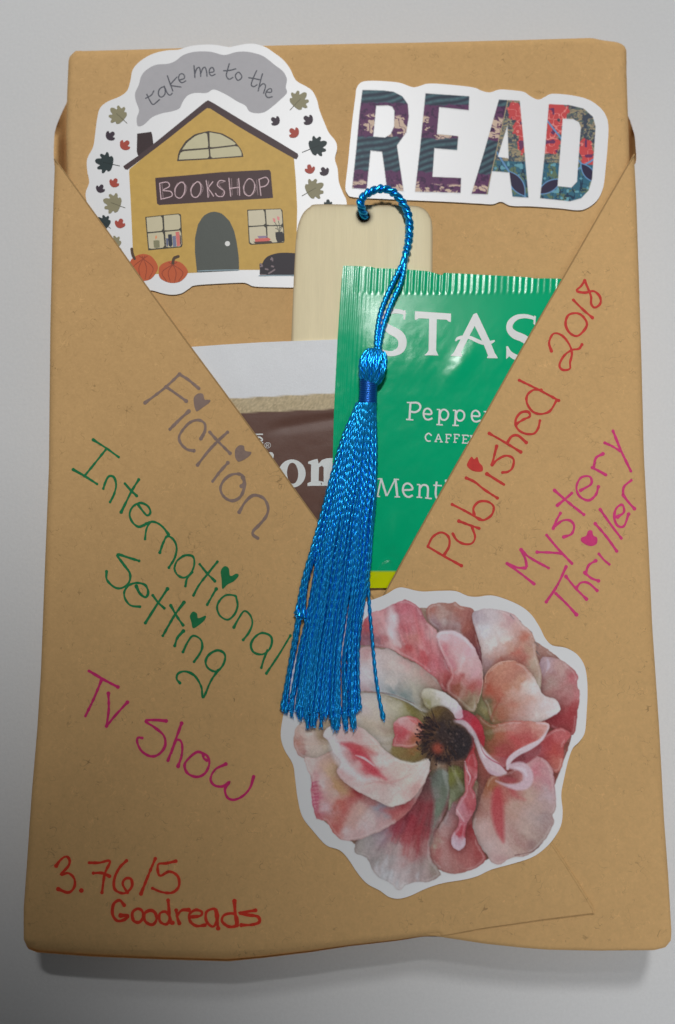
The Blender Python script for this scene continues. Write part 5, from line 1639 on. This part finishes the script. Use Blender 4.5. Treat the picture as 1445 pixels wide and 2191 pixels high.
h0, h1 = Z('C', [(496, 806)])[0], Z('C', [(458, 968)])[0]
f = np.linspace(0, 1, 48)
zbase = T + 0.0034
core = W(h0[0] + (h1[0] - h0[0]) * f, h0[1] + (h1[1] - h0[1]) * f, np.full(48, zbase + 0.0022))
prof = 27.0 * PX * np.clip(np.sin(np.clip(f * 0.80 + 0.10, 0, 1) * math.pi), 0.05, 1) ** 0.62
mk('tassel_head_core', *lathe_mesh(core, prof * 0.93, 40, 1, 0.0, 0.72), M['satin_dark'], ts)
for k in range(26):
    a = math.pi * (k + 0.5) / 26 * 1.0
    ca, sa = math.cos(a), math.sin(a)
    t, s_, u = frames(core)
    lay = 0.97 + 0.05 * (k % 2)
    Pk = core + (prof * lay)[:, None] * ((ca + 0.12 * np.sin(f * 5 + k))[:, None] * s_ + (0.74 * sa) * u)
    V, q = rope_mesh(Pk[2:-1], 2.7 * PX, 30 * PX, 2, 0.55, 8, phase=k * 1.7)
    mk('head_thread', V, q, SATIN, ts)
n0, n1 = Z('C', [(458, 950)])[0], Z('C', [(453, 1062)])[0]
f = np.linspace(0, 1, 90)
core = W(n0[0] + (n1[0] - n0[0]) * f, n0[1] + (n1[1] - n0[1]) * f, np.full(90, zbase + 0.0020))
V, q = lathe_mesh(core, (20.5 - 1.5 * np.sin(f * math.pi)) * PX * (1 + 0.03 * np.sin(f * 2 * math.pi * 13)), 40, 1, 0.0, 0.78)
mk('neck_wrap', V, q, M['satin_dark'], ts)

def fray(P, V, q):
    """loose filaments where the thread was cut"""
    e = P[-1]; d = P[-1] - P[-6]; d /= np.linalg.norm(d)
    sd_ = np.cross(d, [0, 0, 1.0]); Vs = [V]; Q = [q]; n = len(V)
    for _ in range(7):
        a = random.uniform(-.55, .55); L = random.uniform(5, 11) * PX
        dd = d * math.cos(a) + sd_ * math.sin(a); b = e - d * 3 * PX + sd_ * random.uniform(-2, 2) * PX
        lift = random.uniform(-.2, .45)
        pts = [b + dd * L * f + np.array([0, 0, lift * L * f * f]) for f in (0, .5, 1)]
        ring_ = []
        for k, p in enumerate(pts):
            w = (0.75, 0.65, 0.4)[k] * PX
            for c in range(4):
                ring_.append(p + w * (math.cos(c * math.pi / 2) * sd_ + math.sin(c * math.pi / 2) * np.array([0, 0, 1.0])))
        Vs.append(np.array(ring_))
        for k in range(2):
            for c in range(4):
                Q.append(np.array([[n + k * 4 + c, n + (k + 1) * 4 + c, n + (k + 1) * 4 + (c + 1) % 4, n + k * 4 + (c + 1) % 4]]))
        n += 12
    return np.vstack(Vs), np.vstack(Q)


# skirt strands
ys = np.array([858, 905, 960, 1049, 1115, 1200, 1256, 1320, 1390, 1443, 1500, 1545.0])
xl = np.array([766, 746, 729, 711, 694, 675, 667, 657, 642, 633, 622, 618.0])
xr = np.array([803, 805, 807, 805, 798, 793, 785, 775, 770, 770, 773, 776.0])
NS = 75
for k in range(NS):
    lay = k % 3
    u0 = (k // 3 + (0.0, 0.5, 0.25)[lay]) / (NS / 3)
    u0 = min(max(u0, 0.012), 0.988)
    u1 = min(max(u0 + random.uniform(-.05, .05), 0.01), 0.99)
    yend = 1528 + random.uniform(-22, 26) + (8 if 0.15 < u1 < .95 else -14)
    if lay == 0:
        yend -= 6
    yy = np.linspace(862, yend, 22)
    wob = random.uniform(0, 6.28); amp = random.uniform(0.6, 2.4)
    uu = u0 + (u1 - u0) * (yy - 862) / (yend - 862)
    # a gap opens right of the middle
    L_, R_ = np.interp(yy, ys, xl), np.interp(yy, ys, xr)
    xx = L_ + (R_ - L_) * uu + amp * np.sin((yy - 862) / 85.0 + wob) * np.clip((yy - 900) / 200, 0, 1)
    g = np.clip((yy - 1345) / 60, 0, 1) * np.clip((1490 - yy) / 60, 0, 1)
    xx = xx + 5.5 * g * np.sign(u0 - 0.80) * np.exp(-((u0 - 0.80) / 0.10) ** 2)
    thick = np.interp(yy, [862, 900, 1000, 1300, 1545], [15, 14, 11, 7, 5.5]) * PX
    dome = np.sqrt(np.clip(1 - (2 * np.clip(uu, 0, 1) - 1) ** 2, 0, 1))
    zz = zskirt(xx, yy) + (3.2 + random.uniform(-0.5, 5.5) * np.clip((yy - 880) / 120, 0, 1)) * PX + thick * (lay / 2.0) * (0.35 + 0.65 * dome) + thick * 0.6 * dome * np.clip((1000 - yy) / 140, 0, 1)
    P = path3(np.column_stack([xx, yy]), zz, 2.6)
    V, q = rope_mesh(P, 2.6 * PX, random.uniform(30, 40) * PX, 2, 0.72, 10, taper=lambda v: 1 + 0.35 * max(0, (v - 0.965) / 0.035), phase=random.uniform(0, 6))
    V, q = fray(P, V, q)
    mk('strand', V, q, SATIN, ts)
# left outer strands, with one cut short
for k, (pts, hz) in enumerate((
        ([(768, 862), (738, 925), (712, 1010), (690, 1095), (667, 1185), (650, 1250), (638, 1315), (628, 1375), (617, 1440), (608, 1490), (604, 1518)], 0),
        ([(770, 862), (742, 925), (716, 1010), (695, 1095), (673, 1185), (655, 1250), (644, 1315), (634, 1375), (622, 1440), (614, 1490), (612, 1522)], 0),
        ([(772, 862), (746, 925), (722, 1010), (700, 1095), (674, 1185), (659, 1240), (646, 1305), (634, 1360), (626, 1410), (618, 1460), (612, 1524)], 2),
        ([(768, 862), (742, 925), (718, 1010), (694, 1095), (671, 1180), (656, 1250), (650, 1322)], 5),
        ([(768, 862), (740, 925), (714, 1010), (690, 1095), (666, 1180), (649, 1240), (634, 1314)], 5),
        ([(768, 862), (741, 925), (716, 1010), (692, 1095), (668, 1180), (652, 1245), (642, 1318)], 7),
        ([(802, 866), (805, 960), (803, 1060), (796, 1140), (789, 1215), (790, 1284), (797, 1368), (804, 1443), (813, 1500), (821, 1538)], 0))):
    p = np.array(pts, float)
    zz = zskirt(p[:, 0], p[:, 1]) + (3.2 + hz) * PX + np.interp(p[:, 1], [862, 1000, 1100], [10, 4, 0]) * PX
    P = path3(p, zz, 2.6)
    V, q = rope_mesh(P, 3.1 * PX, 36 * PX, 2, 0.72, 10, taper=lambda v: 1 + 0.5 * max(0, (v - 0.955) / 0.045), phase=k)
    V, q = fray(P, V, q)
    mk('strand', V, q, SATIN, ts)
print('objects', len(bpy.data.objects), 'tris', sum(sum(len(p.vertices) - 2 for p in o.data.polygons) for o in bpy.data.objects if o.type == 'MESH'))
